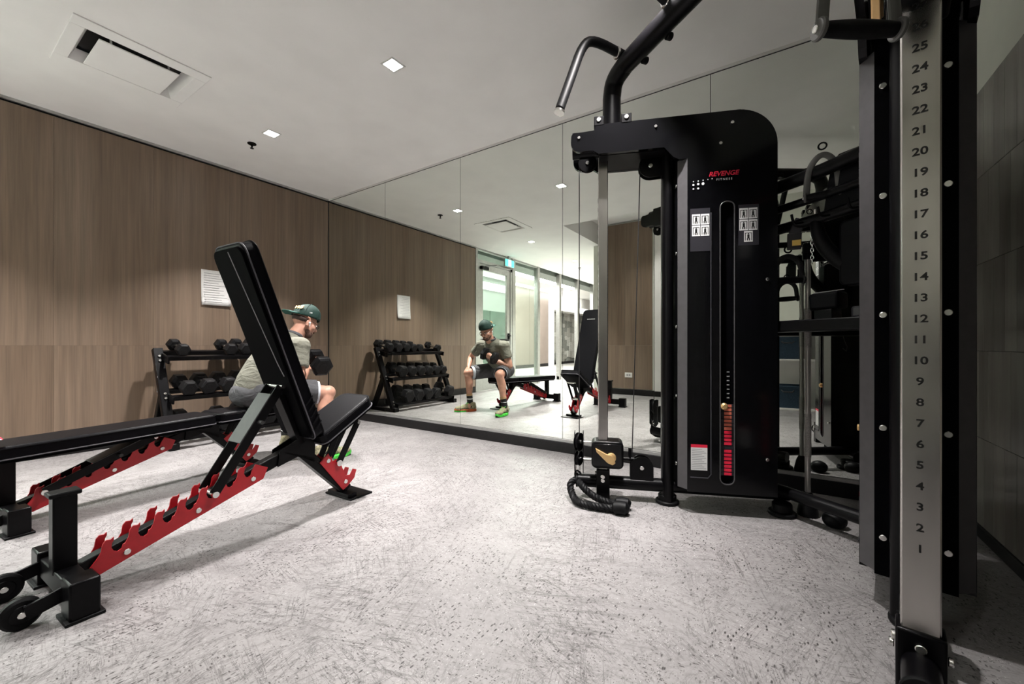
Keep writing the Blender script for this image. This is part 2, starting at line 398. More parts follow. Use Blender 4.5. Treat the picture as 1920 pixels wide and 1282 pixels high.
# wall behind the camera
wb = struct(MB().box((XB - .002, YB - .12, 0), (XR + .1, YB - .018, 3.2)).build('wall_back', 'paint', smooth=0))
for a, b_ in ((XB, -2.33), (-2.33, -1.86)):
    for q0, q1 in ((.11, .8698), (.8702, H2 - .03)):
        MB().box((a + .0005, YB - .018, q0), (b_ - .0005, YB, q1)).build('panel', 'wood', wb, bevel=.0004, smooth=0, seg=1)
MB().box((-1.85, YB - .018, .1), (XR, YB, H2)).build('plaster', 'paint', wb, smooth=0)
MB().box((-1.80, YB, .1), (-1.55, YB + .09, H2)).build('pilaster', 'white_paint', wb, bevel=.003)
struct(MB().box((XB, YB - .018, 0), (XR, YB + .006, .10)).build('baseboard_back', 'black_base', bevel=.003))
struct(MB().box((XB, YB, H2 - .03), (-1.85, YB + .012, H2 - .012)).build('trim_5', 'alu'))
struct(MB().box((XB - .12, YF, 0), (XB - .003, YB - .0, H)).build('wall_return', 'paint', smooth=0))
struct(MB().box((XL - .1, YF - .1, 0), (XB, YF, 3.2)).build('wall_end', 'wood', smooth=0))
# ------------------------------------------------------------------ glazed front to the lobby
def window(n, y0, y1, sill=.0, mull=.105):
    fr_ = MB()
    fr_.box((XL - .09, y0, 0), (XL + .012, y0 + mull, H)); fr_.box((XL - .07, y0 + mull, 0), (XL, y1, .085)); fr_.box((XL - .07, y0 + mull, H - .03), (XL, y1, H))
    o = struct(fr_.build('window_%d' % n, 'alu', bevel=.002))
    MB().box((XL - .045, y0 + mull, .08), (XL - .035, y1, H - .02)).build('pane', 'glass', o, smooth=0)
# mullions measured in the reflection
edges = [-1.27, -2.29, -3.40, -4.50, -5.60, -6.70]
prev = -1.17
for i, e_ in enumerate(edges[1:]):
    window(i + 1, e_ - .05, prev if i == 0 else edges[i + 1] - .05 + 0, mull=.105); prev = e_
window(6, YF, -6.75, mull=.05)
# door and its frame
dr = struct(MB().box((XL - .09, -1.29, 0), (XL + .012, -1.17, H)).box((XL - .09, .0, 0), (XL + .012, .06, H))
            .box((XL - .07, -1.17, 2.43), (XL + .006, .0, 2.49)).box((XL - .07, -1.17, H - .03), (XL, .0, H))
            .box((XL - .07, -.07, 0), (XL + .006, .0, 2.43)).box((XL - .07, -1.17, 0), (XL + .006, -1.10, 2.43)).build('door_1', 'alu', bevel=.002))
MB().box((XL - .045, -1.17, 2.49), (XL - .035, 0, H - .03)).build('transom_pane', 'glass', dr, smooth=0)
lf = MB().box((XL - .05, -.18, .01), (XL - .005, -.075, 2.42)).box((XL - .05, -1.095, .01), (XL - .005, -.985, 2.42)) \
    .box((XL - .05, -.985, .01), (XL - .005, -.18, .26)).box((XL - .05, -.985, 2.31), (XL - .005, -.18, 2.42)).build('leaf', 'alu', dr, bevel=.003)
MB().box((XL - .032, -.985, .25), (XL - .024, -.18, 2.32)).build('pane', 'glass', lf, smooth=0)
MB().box((XL - .004, -.30, 2.31), (XL + .05, -.08, 2.37)).build('closer', 'charcoal_metal', dr, bevel=.004)
MB().bar((XL + .03, -.22, 2.385), (XL + .04, -.55, 2.45), .02, .01).build('closer_arm', 'powder_black', dr)
MB().box((XL - .004, -1.07, 1.0), (XL + .02, -1.02, 1.12)).tube([(XL + .02, -1.045, 1.07), (XL + .055, -1.045, 1.07), (XL + .055, -.92, 1.07)], .01, 10).build('handle', 'powder_black', dr, bevel=.003)
MB().box((XL - .02, -.99, .96), (XL + .055, -.17, 1.0)).build('push_bar', 'charcoal_metal', dr, bevel=.004)
MB().box((XL + .006, -1.14, 2.40), (XL + .03, -1.12, 2.46)).build('sensor', 'powder_black', dr)
ex = thing('exit_sign', 'lit green and white exit sign hung over the glass door', 'sign', (XL + .2, -.98, 2.48))
MB().box((XL + .04, -1.14, 2.47), (XL + .075, -.80, 2.64)).build('housing', 'alu', ex, bevel=.004)
MB().box((XL + .074, -1.125, 2.49), (XL + .079, -.815, 2.625)).build('face', 'exit_green', ex)
pic = MB(); fx = XL + .081
pic.box((fx - .002, -1.02, 2.495), (fx, -.92, 2.62))
pic.build('white_field', 'exit_white', ex)
rm = MB(); c0 = -.965
rm.disc((fx + .001, c0 + .012, 2.600), (1, 0, 0), .010, .002, 12)
for p, q in (((c0 + .008, 2.588), (c0 - .004, 2.553)), ((c0 - .004, 2.553), (c0 + .018, 2.532)), ((c0 + .018, 2.532), (c0 + .010, 2.507)), ((c0 - .004, 2.553), (c0 - .016, 2.53)), ((c0 - .016, 2.53), (c0 - .036, 2.525)), ((c0 + .006, 2.583), (c0 + .028, 2.567)), ((c0 + .006, 2.583), (c0 - .018, 2.572))):
    rm.bar((fx + .001, *p), (fx + .001, *q), .008, .002, up=(1, 0, 0))
rm.build('running_figure', 'exit_green', ex)
MB().box((XL + .04, -1.0, 2.64), (XL + .07, -.94, H)).build('bracket', 'alu', ex)
# ------------------------------------------------------------------ lobby seen through the glass
XW = -8.3
struct(MB().box((XL - .55, -8.3, 2.63), (XL - .12, 4.3, 3.2)).build('bulkhead', 'lobby_grey', smooth=0))
wly = struct(MB().box((XW - .15, -9.35, 0), (XW - .02, -6.15, 3.2)).build('wall_lobby', 'lobby_grey', smooth=0))
for a in (-9.3, -7.75, -6.2):
    if a < -6.3: MB().box((XW - .02, a + .006, .12), (XW, a + 1.54, 3.10)).build('panel', 'beige_panel', wly, bevel=.002, smooth=0)
struct(MB().box((XW - .02, -9.3, 0), (XW + .01, -6.15, .12)).build('baseboard_lobby', 'black_base'))
struct(MB().box((XW - .6, -14.6, 2.42), (XW + .02, -9.75, 3.2)).build('bulkhead_stone', 'white_paint', smooth=0))
struct(MB().box((XW - .1, -9.75, 0), (XW + .03, -9.35, 3.17)).build('light_column', 'cove', smooth=0))
struct(MB().box((XW - .15, -9.3, 3.10), (XW + .03, -6.15, 3.16)).build('cove_strip', 'cove', smooth=0))
struct(MB().box((XW + .022, -14.6, 2.44), (XW + .04, -9.75, 2.68)).build('cove_strip_low', 'cove', smooth=0))
ws = struct(MB().box((XW - .7, -14.6, 0), (XW - .5, -9.6, 3.2)).build('wall_stone', 'stone_c', smooth=0))
sm_ = {}
for i in range(17):
    y = -9.75 - i * .28; z = .10 + random.random() * .2
    while z < 2.40:
        hh = random.choice((.2, .32, .45)); k = random.choice('abc'); key = (hh, k)
        if key not in sm_:
            sm_[key] = MB().box((0, -.27, 0), (.05, -.005, hh - .01)).build('stone', 'stone_' + k, ws, smooth=0)
            o = sm_[key]
        else:
            o = sm_[key].copy(); COL.objects.link(o)
        o.location = (XW - .5 + random.random() * .04, y, z); z += hh
struct(MB().box((XW - .5, -14.6, 0), (XW - .42, -9.75, .10)).build('baseboard_stone', 'black_base'))
# darker glazed partition seen through the door, with light bands
gp = struct(MB().box((XW - .15, -6.15, 0), (XW - .05, 1.5, 2.75)).build('wall_partition', 'lobby_grey', smooth=0))
for k in range(8):
    y = -6.12 + k * .94
    MB().box((XW - .05, y + .02, .12), (XW - .02, y + .92, 2.05)).build('glazing', 'dark_glazing', gp, bevel=.004, smooth=0)
struct(MB().box((XW - .05, -6.15, 2.75), (XW + .05, 1.5, 2.98)).build('cove_strip_door', 'cove', smooth=0))
struct(MB().box((XW - .2, -6.15, 2.98), (XW, 1.5, 3.2)).build('bulkhead_door', 'lobby_grey', smooth=0))
struct(MB().box((-9.3, -16.1, 0), (XL, -14.6, 3.2)).build('wall_lobby_end', 'beige_panel', smooth=0))
struct(MB().box((-9.3, 1.5, 0), (XL - .1, 1.6, 3.2)).build('wall_lobby_near', 'beige_panel', smooth=0))
struct(MB().box((XL - .01, -16, 0), (XL + .1, YF, 3.2)).build('wall_lobby_side', 'beige_panel', smooth=0))

# ------------------------------------------------------------------ ceiling fittings
lab = ['square downlight on the ceiling straight above the upright bench', 'square downlight on the ceiling beside the small sprinkler, nearer the wood wall',
       'square downlight on the ceiling close above the cable machine', 'downlight reflected in the mirror above the glass door',
       'downlight reflected in the mirror past the exit sign, halfway along the glazing', 'downlight over the far end of the glazed front',
       'unseen fill lamp added in the raised ceiling near the wood wall behind the camera', 'unseen fill lamp added in the raised ceiling nearest the tiled wall']
proto = None
for i, p in enumerate(DOWN):
    if proto is None:
        t_ = thing('ceiling_downlight', lab[i], 'light', p, group='square ceiling downlights', local=True); proto = t_
        mb = MB(); a, b_ = .044, .056
        for x0, y0, x1, y1 in ((-b_, -b_, b_, -a), (-b_, a, b_, b_), (-b_, -a, -a, a), (a, -a, b_, a)): mb.box((x0, y0, -.005), (x1, y1, -.0002))
        mb.build('trim_ring', 'white_paint', t_)
        MB().box((-.043, -.043, -.004), (.043, .043, -.0005)).build('lens', 'lens', t_)
    else: t_ = dup(proto, p, label=lab[i])
sp = thing('sprinkler', 'small dark sprinkler head on the white ceiling near the wood wall', 'sprinkler', (-4.01, 1.78, H), local=True)
MB().disc((0, 0, -.004), (0, 0, 1), .036, .008, 24).build('flange', 'powder_black', sp)
MB().cyl((0, 0, -.008), (0, 0, -.03), .008).build('stem', 'powder_black', sp)
MB().disc((0, 0, -.045), (0, 0, 1), .016, .003, 16).bar((-.01, 0, -.03), (-.008, 0, -.045), .003, .003).bar((.01, 0, -.03), (.008, 0, -.045), .003, .003).cyl((0, 0, -.03), (0, 0, -.045), .003).build('deflector', 'powder_black', sp)
sp2 = dup(sp, (-4.0, -2.9, H), label='sprinkler head seen in the mirror near the top of the glazing')
# air diffuser
dv = thing('air_diffuser', 'white rectangular air diffuser with a floating centre panel in the ceiling', 'vent', (-3.56, .86, H))
mb = MB()
ox0, ox1, oy0, oy1 = -3.88, -3.25, .535, 1.19
for x0, y0, x1, y1 in ((ox0, oy0, VX0, oy1), (VX1, oy0, ox1, oy1), (VX0, oy0, VX1, VY0), (VX0, VY1, VX1, oy1)): mb.box((x0, y0, H - .008), (x1, y1, H - .0003))
mb.build('frame', 'ceiling', dv, bevel=.003)
mb = MB(); gx, gy = .05, .04
for a, b_, z0, z1 in ((0, .035, H - .004, H + .045),):
    pts_o = [(VX0, VY0), (VX1, VY0), (VX1, VY1), (VX0, VY1)]; pts_i = [(VX0 + .03, VY0 + .03), (VX1 - .03, VY0 + .03), (VX1 - .03, VY1 - .03), (VX0 + .03, VY1 - .03)]
    mb.add([(x, y, H - .004) for x, y in pts_o] + [(x, y, H + .06) for x, y in pts_i], [(i, (i + 1) % 4, 4 + (i + 1) % 4, 4 + i) for i in range(4)])
mb.build('throat', 'ceiling', dv, smooth=0)
MB().box((VX0, VY0, H + .07), (VX1, VY1, H + .09)).build('plenum', 'black_base', dv)
MB().box((VX0 + .012, VY0 + .065, H - .012), (VX1 - .045, VY1 - .065, H - .004)).build('centre_panel', 'ceiling', dv, bevel=.003)
mb = MB()
for y in (VY0 + .12, VY1 - .12): mb.bar((VX1 - .06, y, H - .004), (VX1 - .06, y, H + .07), .01, .01)
mb.build('hanger', 'alu', dv)
MB().disc((-1.0, -.35, H2 - .015), (0, 0, 1), .07, .03, 28).build('smoke_detector', 'white_paint'); o = bpy.data.objects['smoke_detector']
prop(o, 'round white smoke detector on the raised ceiling, seen in the mirror above the pulley', 'detector')
# paper on the wood wall
pp = thing('notice_sheet', 'curling white paper notice taped to the wood wall above the dumbbell rack', 'paper', (XL, 1.78, 1.27))
mb = MB(); n = 8; vs = []; fs = []
for j in range(n + 1):
    for i in range(n + 1):
        u, v_ = i / n, j / n; z = 1.27 + .35 * v_; y = 1.652 + .255 * u
        vs.append((XL + .002 + .014 * (1 - v_) ** 3 + .006 * u * (1 - v_), y, z))
for j in range(n):
    for i in range(n): fs.append((j * (n + 1) + i, j * (n + 1) + i + 1, (j + 1) * (n + 1) + i + 1, (j + 1) * (n + 1) + i))
mb.add(vs, fs); o = mb.build('sheet', 'paper', pp)
sol = o.modifiers.new('s', 'SOLIDIFY'); sol.thickness = .0006
mb = MB()
for k in range(13):
    z = 1.585 - k * .0235; v_ = (z - 1.27) / .35; x = XL + .0035 + .014 * (1 - v_) ** 3 + .005 * (1 - v_)
    mb.box((x, 1.672, z), (x + .0004, 1.672 + .20 * (.6 + .4 * random.random()), z + .0035))
mb.build('text_lines', 'grey_print', pp)
# outlet on the wall behind
ol = thing('outlet', 'white outlet plate low on the wood wall behind, seen in the mirror', 'outlet', (-2.27, YB, .35))
MB().box((-2.335, YB, .308), (-2.205, YB + .006, .392)).build('plate', 'white_paint', ol, bevel=.002)
MB().box((-2.305, YB + .006, .335), (-2.275, YB + .008, .365)).box((-2.265, YB + .006, .335), (-2.235, YB + .008, .365)).build('socket', 'grey_print', ol)
# ------------------------------------------------------------------ adjustable benches (local frame: y forward, x to the right)
def bench(label, loc, rz, back_top, back_bot, seat_a, seat_b, pivot, foot, seatlink, fold):
    t_ = thing('weight_bench', label, 'bench', loc, rz, group='adjustable weight benches', local=True)
    P = lambda x, q: V((x, q[0], q[1]))
    def pad(name, a, b_, thick, hw, side):
        a, b_ = V((0, *a)), V((0, *b_)); d = b_ - a; L_ = d.length; d.normalize(); nrm = V((1, 0, 0)).cross(d) * side
        out = []
        w0, w1 = hw, hw
        for cx_, cy_, a0 in ((hw - .045, L_ - .045, 0), (-hw + .045, L_ - .045, 90), (-hw + .03, .03, 180), (hw - .03, .03, 270)):
            out += arc((cx_, cy_), .045 if a0 < 180 else .03, a0, a0 + 90, 4)
        fn = lambda u, v_, q: a + V((1, 0, 0)) * u + d * v_ + nrm * q
        o = MB().prism(out, fn, .012, thick).build(name, 'vinyl', t_, bevel=.014, smooth=50, seg=3)
        bd = [(u * .93, v_ * .97 + L_ * .015) for u, v_ in out]
        bo = MB().prism(bd, fn, 0, .014).build('backing_board', 'matte_black', o, bevel=.003)
        # stitched edge rolls
        for q, m_, r_ in ((.020, 'vinyl_fold', .0035), (thick - .010, 'vinyl', .004)):
            MB().tube([fn(u * 1.004, L_ / 2 + (v_ - L_ / 2) * 1.002, q) for u, v_ in out], r_, 6, closed=True).build('piping', m_, o)
        return o, fn, L_
    bk, fn, L_ = pad('backrest', back_bot, back_top, .080, .135, -1)
    MB().tube([fn(.02, L_ - .03, -.001), fn(.045, L_ * .75, -.002), fn(.085, L_ * .42, -.002), fn(.10, L_ * .36, -.002)], .0022, 6).build('seam', 'vinyl_seam', bk)
    if fold:
        fo = MB()
        for k in range(5):
            v0 = .05 + .035 * k; fo.tube([fn(.1405, v0, .03), fn(.1425, v0 + .012, .05), fn(.1405, v0 + .03, .075)], .003, 6)
        fo.build('vinyl_creases', 'vinyl', bk)
        dots = MB()
        for k, ch in enumerate(range(9)):
            c_ = fn(-.05 + .0125 * k, L_ - .14, .0868); dots.cbox(c_, (.007, .002, .009))
        dots.build('back_print', 'white_print', bk)
    st, fs_, SL = pad('seat', seat_a, seat_b, .078, .13, 1)
    # seat pad is built below its top line
    MB().tube([fs_(.128, .03, .062), fs_(.128, SL - .04, .062)], .0022, 6).build('seam', 'vinyl_seam', st)
    # main rail, front leg, rear base
    r0, r1 = (.32, .062), (1.20, .352)
    MB().bar(P(0, r0), P(0, r1), .05, .055).build('main_rail', 'charcoal_metal', t_, bevel=.005)
    MB().bar(P(0, (1.135, .355)), P(0, (1.45, .035)), .056, .06).build('front_leg', 'charcoal_metal', t_, bevel=.005)
    for s in (-1, 1):
        MB().prism([(1.04, .27), (1.15, .30), (1.24, .27), (1.27, .23), (1.235, .25), (1.24, .37), (1.17, .40), (1.05, .345)], lambda u, v_, q: V((q, u, v_)), s * .029, s * .035).build('gusset', 'charcoal_metal', t_)
    # red ladders
    d = (V((0, *r1)) - V((0, *r0))).normalized(); up = V((0, -d.z, d.y))
    LL = .62; o0 = V((0, *r0)) + d * .07
    prof = [(0, -.040), (LL - .02, -.040), (LL + .015, .0), (LL - .030, .045)]
    for k in range(7):
        x = LL - .085 - k * .079
        prof += [(x + .028, .020), (x + .020, .008), (x + .008, .006), (x, .014), (x - .002, .030), (x + .004, .044), (x + .012, .052), (x + .016, .064), (x + .006, .060), (x - .006, .066), (x - .018, .058), (x - .030, .034), (x - .044, .020)]
    prof += [(-.012, .0)]
    for s in (-1, 1):
        ld = MB().prism(prof, lambda u, v_, q: o0 + d * u + up * v_ + V((q, 0, 0)), s * .034, s * .040).build('ladder_plate', 'red_paint', t_, bevel=.001)
        bo = MB()
        for u in (.09, .33, .56): bo.disc(o0 + d * u + V((s * .042, 0, 0)) + up * -.014, (1, 0, 0), .011, .006, 16)
        bo.build('bolt', 'bolt', ld)
    MB().bar(o0 + d * .02 + up * .0, o0 + d * (LL - .02), .066, .02, up=(0, 0, 1)).build('ladder_floor', 'charcoal_metal', t_)
    # support arm: channel plus two side bars, bolts and pins
    pv, ft = V((0, *pivot)), V((0, *foot)); ad = (ft - pv).normalized(); an = V((0, -ad.z, ad.y))
    if an.y > 0: an = -an
    al = (ft - pv).length
    for s in (-1, 1):
        MB().bar(pv + V((s * .052, 0, 0)), ft + V((s * .052, 0, 0)), .008, .042, up=an).build('arm_bar', 'charcoal_metal', t_, bevel=.002)
    MB().bar(pv + ad * al * .10 + an * .022, pv + ad * al * .58 + an * .022, .112, .006, up=an).build('arm_channel', 'arm_grey', t_, bevel=.002)
    MB().cyl(pv - V((.075, 0, 0)), pv + V((.075, 0, 0)), .010, n=16).build('pivot_bolt', 'bolt', t_)
    MB().cyl(ft - V((.07, 0, 0)), ft + V((.07, 0, 0)), .013, n=16).build('ladder_pin', 'bolt', t_)
    q = pv + ad * al * .36
    MB().cyl(q - V((.085, 0, 0)), q + V((.085, 0, 0)), .009, n=14).build('grip_peg', 'arm_grey', t_)
    # bracket behind the backrest
    MB().bar(P(0, ((pivot[0] * .85 + back_bot[0] * .15), (pivot[1] * .85 + back_bot[1] * .15))), P(0, (1.17, .355)), .07, .035).build('back_spine', 'charcoal_metal', t_, bevel=.003)
    # seat links and red front bracket
    (a1, b1), (a2, b2) = seatlink
    for s in (-1, 1):
        MB().bar(P(s * .045, a1), P(s * .045, b1), .008, .038, up=(0, 1, 0)).build('seat_link', 'charcoal_metal', t_, bevel=.002)
        MB().bar(P(s * .030, a2), P(s * .030, b2), .008, .034, up=(0, 1, 0)).build('seat_link', 'charcoal_metal', t_, bevel=.002)
        br = [(1.265, .235), (1.315, .275), (1.345, .225), (1.385, .235), (1.40, .185), (1.425, .125), (1.455, .12), (1.475, .15), (1.50, .14), (1.485, .095), (1.44, .06), (1.41, .045)]
        fb = MB().prism(br, lambda u, v_, q: V((q, u, v_)), s * .031, s * .037).build('front_plate', 'red_paint', t_, bevel=.001)
        bo = MB()
        for u, z in ((1.315, .235), (1.425, .09)): bo.disc((s * .039, u, z), (1, 0, 0), .012, .006, 16)
        bo.build('bolt', 'bolt', fb)
    MB().cyl(P(-.055, b1), P(.055, b1), .017, n=18).cyl(P(-.06, a1), P(.06, a1), .011, n=14).build('link_bolt', 'bolt', t_)
    MB().box((-.115, 1.40, 0), (.115, 1.55, .010)).box((-.09, 1.40, .010), (.09, 1.46, .03)).build('front_foot', 'powder_black', t_, bevel=.002)
    lp = smooth_path([(-.045, 1.54, .012), (-.045, 1.60, .065), (.045, 1.60, .065), (.045, 1.54, .012)], 2)
    MB().tube([(-.045, 1.54, .012)] + lp + [(.045, 1.54, .012)], .005, 8).build('drag_handle', 'powder_black', t_)
    # rear base with post and wheels
    MB().box((-.15, .292, .035), (.15, .352, .105)).build('cross_bar', 'charcoal_metal', t_, bevel=.004)
    for s in (-1, 1):
        MB().box((s * .19 - .045, .285, .006), (s * .19 + .045, .358, .125)).build('base_block', 'powder_black', t_, bevel=.006)
        MB().box((s * .19 - .052, .275, 0), (s * .19 + .052, .368, .010)).build('rubber_pad', 'rubber', t_, bevel=.002)
        MB().bar((s * .15, .30, .075), (s * .15, .21, .052), .012, .045).build('wheel_arm', 'powder_black', t_, bevel=.003)
        wh = MB().disc((s * .125, .205, .048), (1, 0, 0), .047, .030, 28).build('wheel', 'rubber', t_)
        MB().disc((s * .125, .205, .048), (1, 0, 0), .030, .034, 24).build('hub', 'powder_black', wh)
        MB().disc((s * .125, .205, .048), (1, 0, 0), .010, .044, 14).build('axle_bolt', 'bolt', wh)
    MB().box((-.026, .290, .09), (.026, .350, .355)).build('post', 'charcoal_metal', t_, bevel=.004)
    MB().box((-.034, .280, .352), (.034, .360, .368)).build('post_cap', 'rubber', t_, bevel=.005)
    return t_
b1 = bench('black weight bench with its backrest raised and seat tilted, red ladder, nearest the camera', (-2.065, .0, 0), math.radians(2.6),
      (.815, 1.318), (1.16, .385), (1.245, .335), (1.565, .515), (1.045, .668), (.757, .228), (((1.50, .42), (1.375, .21)), ((1.38, .385), (1.315, .25))), True)
b2 = bench('black weight bench laid flat with red ladder, the man sits on its end', (-3.10, -.03, 0), math.radians(5.0),
      (.25, .320), (1.18, .342), (1.20, .345), (1.60, .355), (.88, .325), (.435, .135), (((1.50, .35), (1.385, .205)), ((1.36, .35), (1.315, .25))), False)
tw = thing('red_label_tag', 'small red and white label stuck on the flat bench backrest end', 'label', (-3.02, .24, .446))
MB().box((-3.06, .21, .4375), (-2.98, .27, .4395)).build('red_field', 'red_print', tw)
MB().box((-2.985, .215, .4395), (-2.968, .265, .4405)).build('white_tab', 'white_print', tw)

# ------------------------------------------------------------------ dumbbells
def dumbbell(name, label, r, L_, hl, m_='hex_rubber', group=None):
    t_ = thing(name, label, 'dumbbell', (0, 0, 0), group=group, local=True)
    for s in (-1, 1):
        mb = MB(); x0 = s * (L_ / 2 - hl); x1 = s * L_ / 2; ch = r * .16
        prof = [(x0, r * .62), (x0 + s * ch, r), (x1 - s * ch, r), (x1, r * .74)]
        vs = []; fs = []
        for x, rr in prof:
            for k in range(6): a = k * PI / 3; vs.append((x, rr * math.cos(a), rr * math.sin(a)))
        for i in range(3):
            for k in range(6): fs.append((i * 6 + k, i * 6 + (k + 1) % 6, (i + 1) * 6 + (k + 1) % 6, (i + 1) * 6 + k))
        fs += [tuple(range(6)), tuple(range(18, 24))]; mb.add(vs, fs)
        hd = mb.build('head', m_, t_, bevel=r * .05, smooth=20)
        MB().disc((x1 + s * .0005, 0, 0), (1, 0, 0), r * .36, .002, 18).build('end_ring', 'hex_rubber', hd)
    MB().tube([(-L_ / 2 + hl, 0, 0), (-L_ * .12, 0, 0), (0, 0, 0), (L_ * .12, 0, 0), (L_ / 2 - hl, 0, 0)], [.013, .0145, .017, .0145, .013], 14).build('handle', 'brushed', t_)
    return t_
RK = 'hex dumbbells on the rack'
top = [(2.335, .068), (2.185, .068), (2.04, .066), (1.905, .062), (1.775, .058), (1.40, .056)]
mid = [(2.21, .086), (2.035, .080), (1.87, .078), (1.71, .074), (1.555, .072), (1.405, .068)]
low = [(2.20, .094), (2.01, .088), (1.83, .084), (1.66, .080), (1.37, .084)]
pos_top = ['at the mirror end of the top shelf', 'second from the mirror on the top shelf', 'third from the mirror on the top shelf', 'fourth from the mirror on the top shelf', 'fifth from the mirror on the top shelf, beside the empty gap', 'alone past the gap at the camera end of the top shelf']
pos_mid = ['at the mirror end of the middle shelf', 'second from the mirror on the middle shelf', 'third from the mirror on the middle shelf', 'fourth from the mirror on the middle shelf', 'fifth from the mirror on the middle shelf', 'at the camera end of the middle shelf']
pos_low = ['largest, at the mirror end of the bottom shelf', 'second from the mirror on the bottom shelf', 'third from the mirror on the bottom shelf', 'fourth from the mirror on the bottom shelf', 'alone past the gap at the camera end of the bottom shelf']
RX = {0: (-4.53, .795), 1: (-4.42, .455), 2: (-4.32, .125)}
TILT = math.radians(12)
k = 0
for lev, (lst, pos) in enumerate(((top, pos_top), (mid, pos_mid), (low, pos_low))):
    cx_, cz_ = RX[lev]
    for (y, r), ps in zip(lst, pos):
        L_ = .20 + r * 1.5; hl = r * 1.25
        t_ = dumbbell('hex_dumbbell', 'black hex dumbbell ' + ps, r, L_, hl, group=RK)
        t_.location = (cx_, y, cz_ + r * .866 + .012); t_.rotation_euler = (0, TILT, random.uniform(-.02, .02)); k += 1
# ------------------------------------------------------------------ the rack
rk = thing('dumbbell_rack', 'black three-shelf steel dumbbell rack standing against the wood wall', 'rack', (-4.45, 1.77, 0))
for y in (1.27, 2.40):
    MB().bar((-4.60, y, .84), (-4.245, y, .02), .05, .07, up=(0, 1, 0)).build('upright', 'powder_black', rk, bevel=.005)
    MB().bar((-4.44, y, .46), (-4.66, y, .02), .05, .06, up=(0, 1, 0)).build('rear_leg', 'powder_black', rk, bevel=.005)
    MB().box((-4.70, y - .03, 0), (-4.20, y + .03, .045)).build('base_foot', 'powder_black', rk, bevel=.005)
    MB().box((-4.23, y - .036, .0), (-4.185, y + .036, .055)).build('end_cap', 'rubber', rk, bevel=.005)
    bo = MB()
    for z in (.78, .74, .46, .42, .13, .09):
        x = -4.60 + (.84 - z) * .433; s = 1 if y > 2 else 1
        bo.disc((x + .036, y, z), (1, 0, .3), .010, .008, 12)
    bo.build('bolt', 'bolt', rk)
for lev in range(3):
    cx_, cz_ = RX[lev]
    for s in (-1, 1):
        q = V((cx_, 0, cz_)) + V((math.cos(TILT), 0, -math.sin(TILT))) * s * .105
        MB().bar(q + V((0, 1.295, 0)), q + V((0, 2.375, 0)), .055, .012, up=V((math.sin(TILT), 0, math.cos(TILT)))) \
            .bar(q + V((0, 1.295, -.018)), q + V((0, 2.375, -.018)), .010, .036, up=V((math.sin(TILT), 0, math.cos(TILT)))).build('shelf_rail', 'powder_black', rk, bevel=.001)
    for y in (1.295, 2.375):
        MB().bar((cx_ - .13, y, cz_ + .0), (cx_ + .13, y, cz_ - .055), .012, .06).build('shelf_bracket', 'powder_black', rk)
tx = MB()
for i in range(8): tx.cbox((-4.475, 1.237, .60 - i * .018), (.016, .002, .011))
tx.build('side_print', 'grey_print', rk)

# ------------------------------------------------------------------ cable machine
PLc, D1 = V((-.859, 2.230, 0)), V((.9278, .3731, 0))
PRc, D2 = V((.2815, 1.397, 0)), V((.165, .9863, 0))
cm = thing('cable_machine', 'tall black two-column cable machine standing in the mirrored corner', 'machine', (-.2, 2.2, 0))
def rr(x0, z0, x1, z1, r, n=5):
    return arc((x1 - r, z1 - r), r, 0, 90, n) + arc((x0 + r, z1 - r), r, 90, 180, n) + arc((x0 + r, z0 + r), r, 180, 270, n) + arc((x1 - r, z0 + r), r, 270, 360, n)
def plate_with_holes(outer, holes, fn, o0, o1, name, m_, parent, bevel=0):
    bm = bmesh.new(); ed = []
    for lp in [outer] + holes:
        vs = [bm.verts.new(fn(u, v_, o0)) for u, v_ in lp]
        for i in range(len(vs)): ed.append(bm.edges.new((vs[i], vs[(i + 1) % len(vs)])))
    bmesh.ops.triangle_fill(bm, use_beauty=True, use_dissolve=False, edges=ed)
    r_ = bmesh.ops.extrude_face_region(bm, geom=bm.faces[:])
    dv_ = fn(0, 0, o1) - fn(0, 0, o0)
    bmesh.ops.translate(bm, vec=dv_, verts=[g_ for g_ in r_['geom'] if isinstance(g_, bmesh.types.BMVert)])
    mb = MB(); bm.verts.index_update(); mb.add([v_.co.copy() for v_ in bm.verts], [tuple(v_.index for v_ in f_.verts) for f_ in bm.faces]); bm.free()
    return mb.build(name, m_, parent, bevel=bevel, smooth=20)
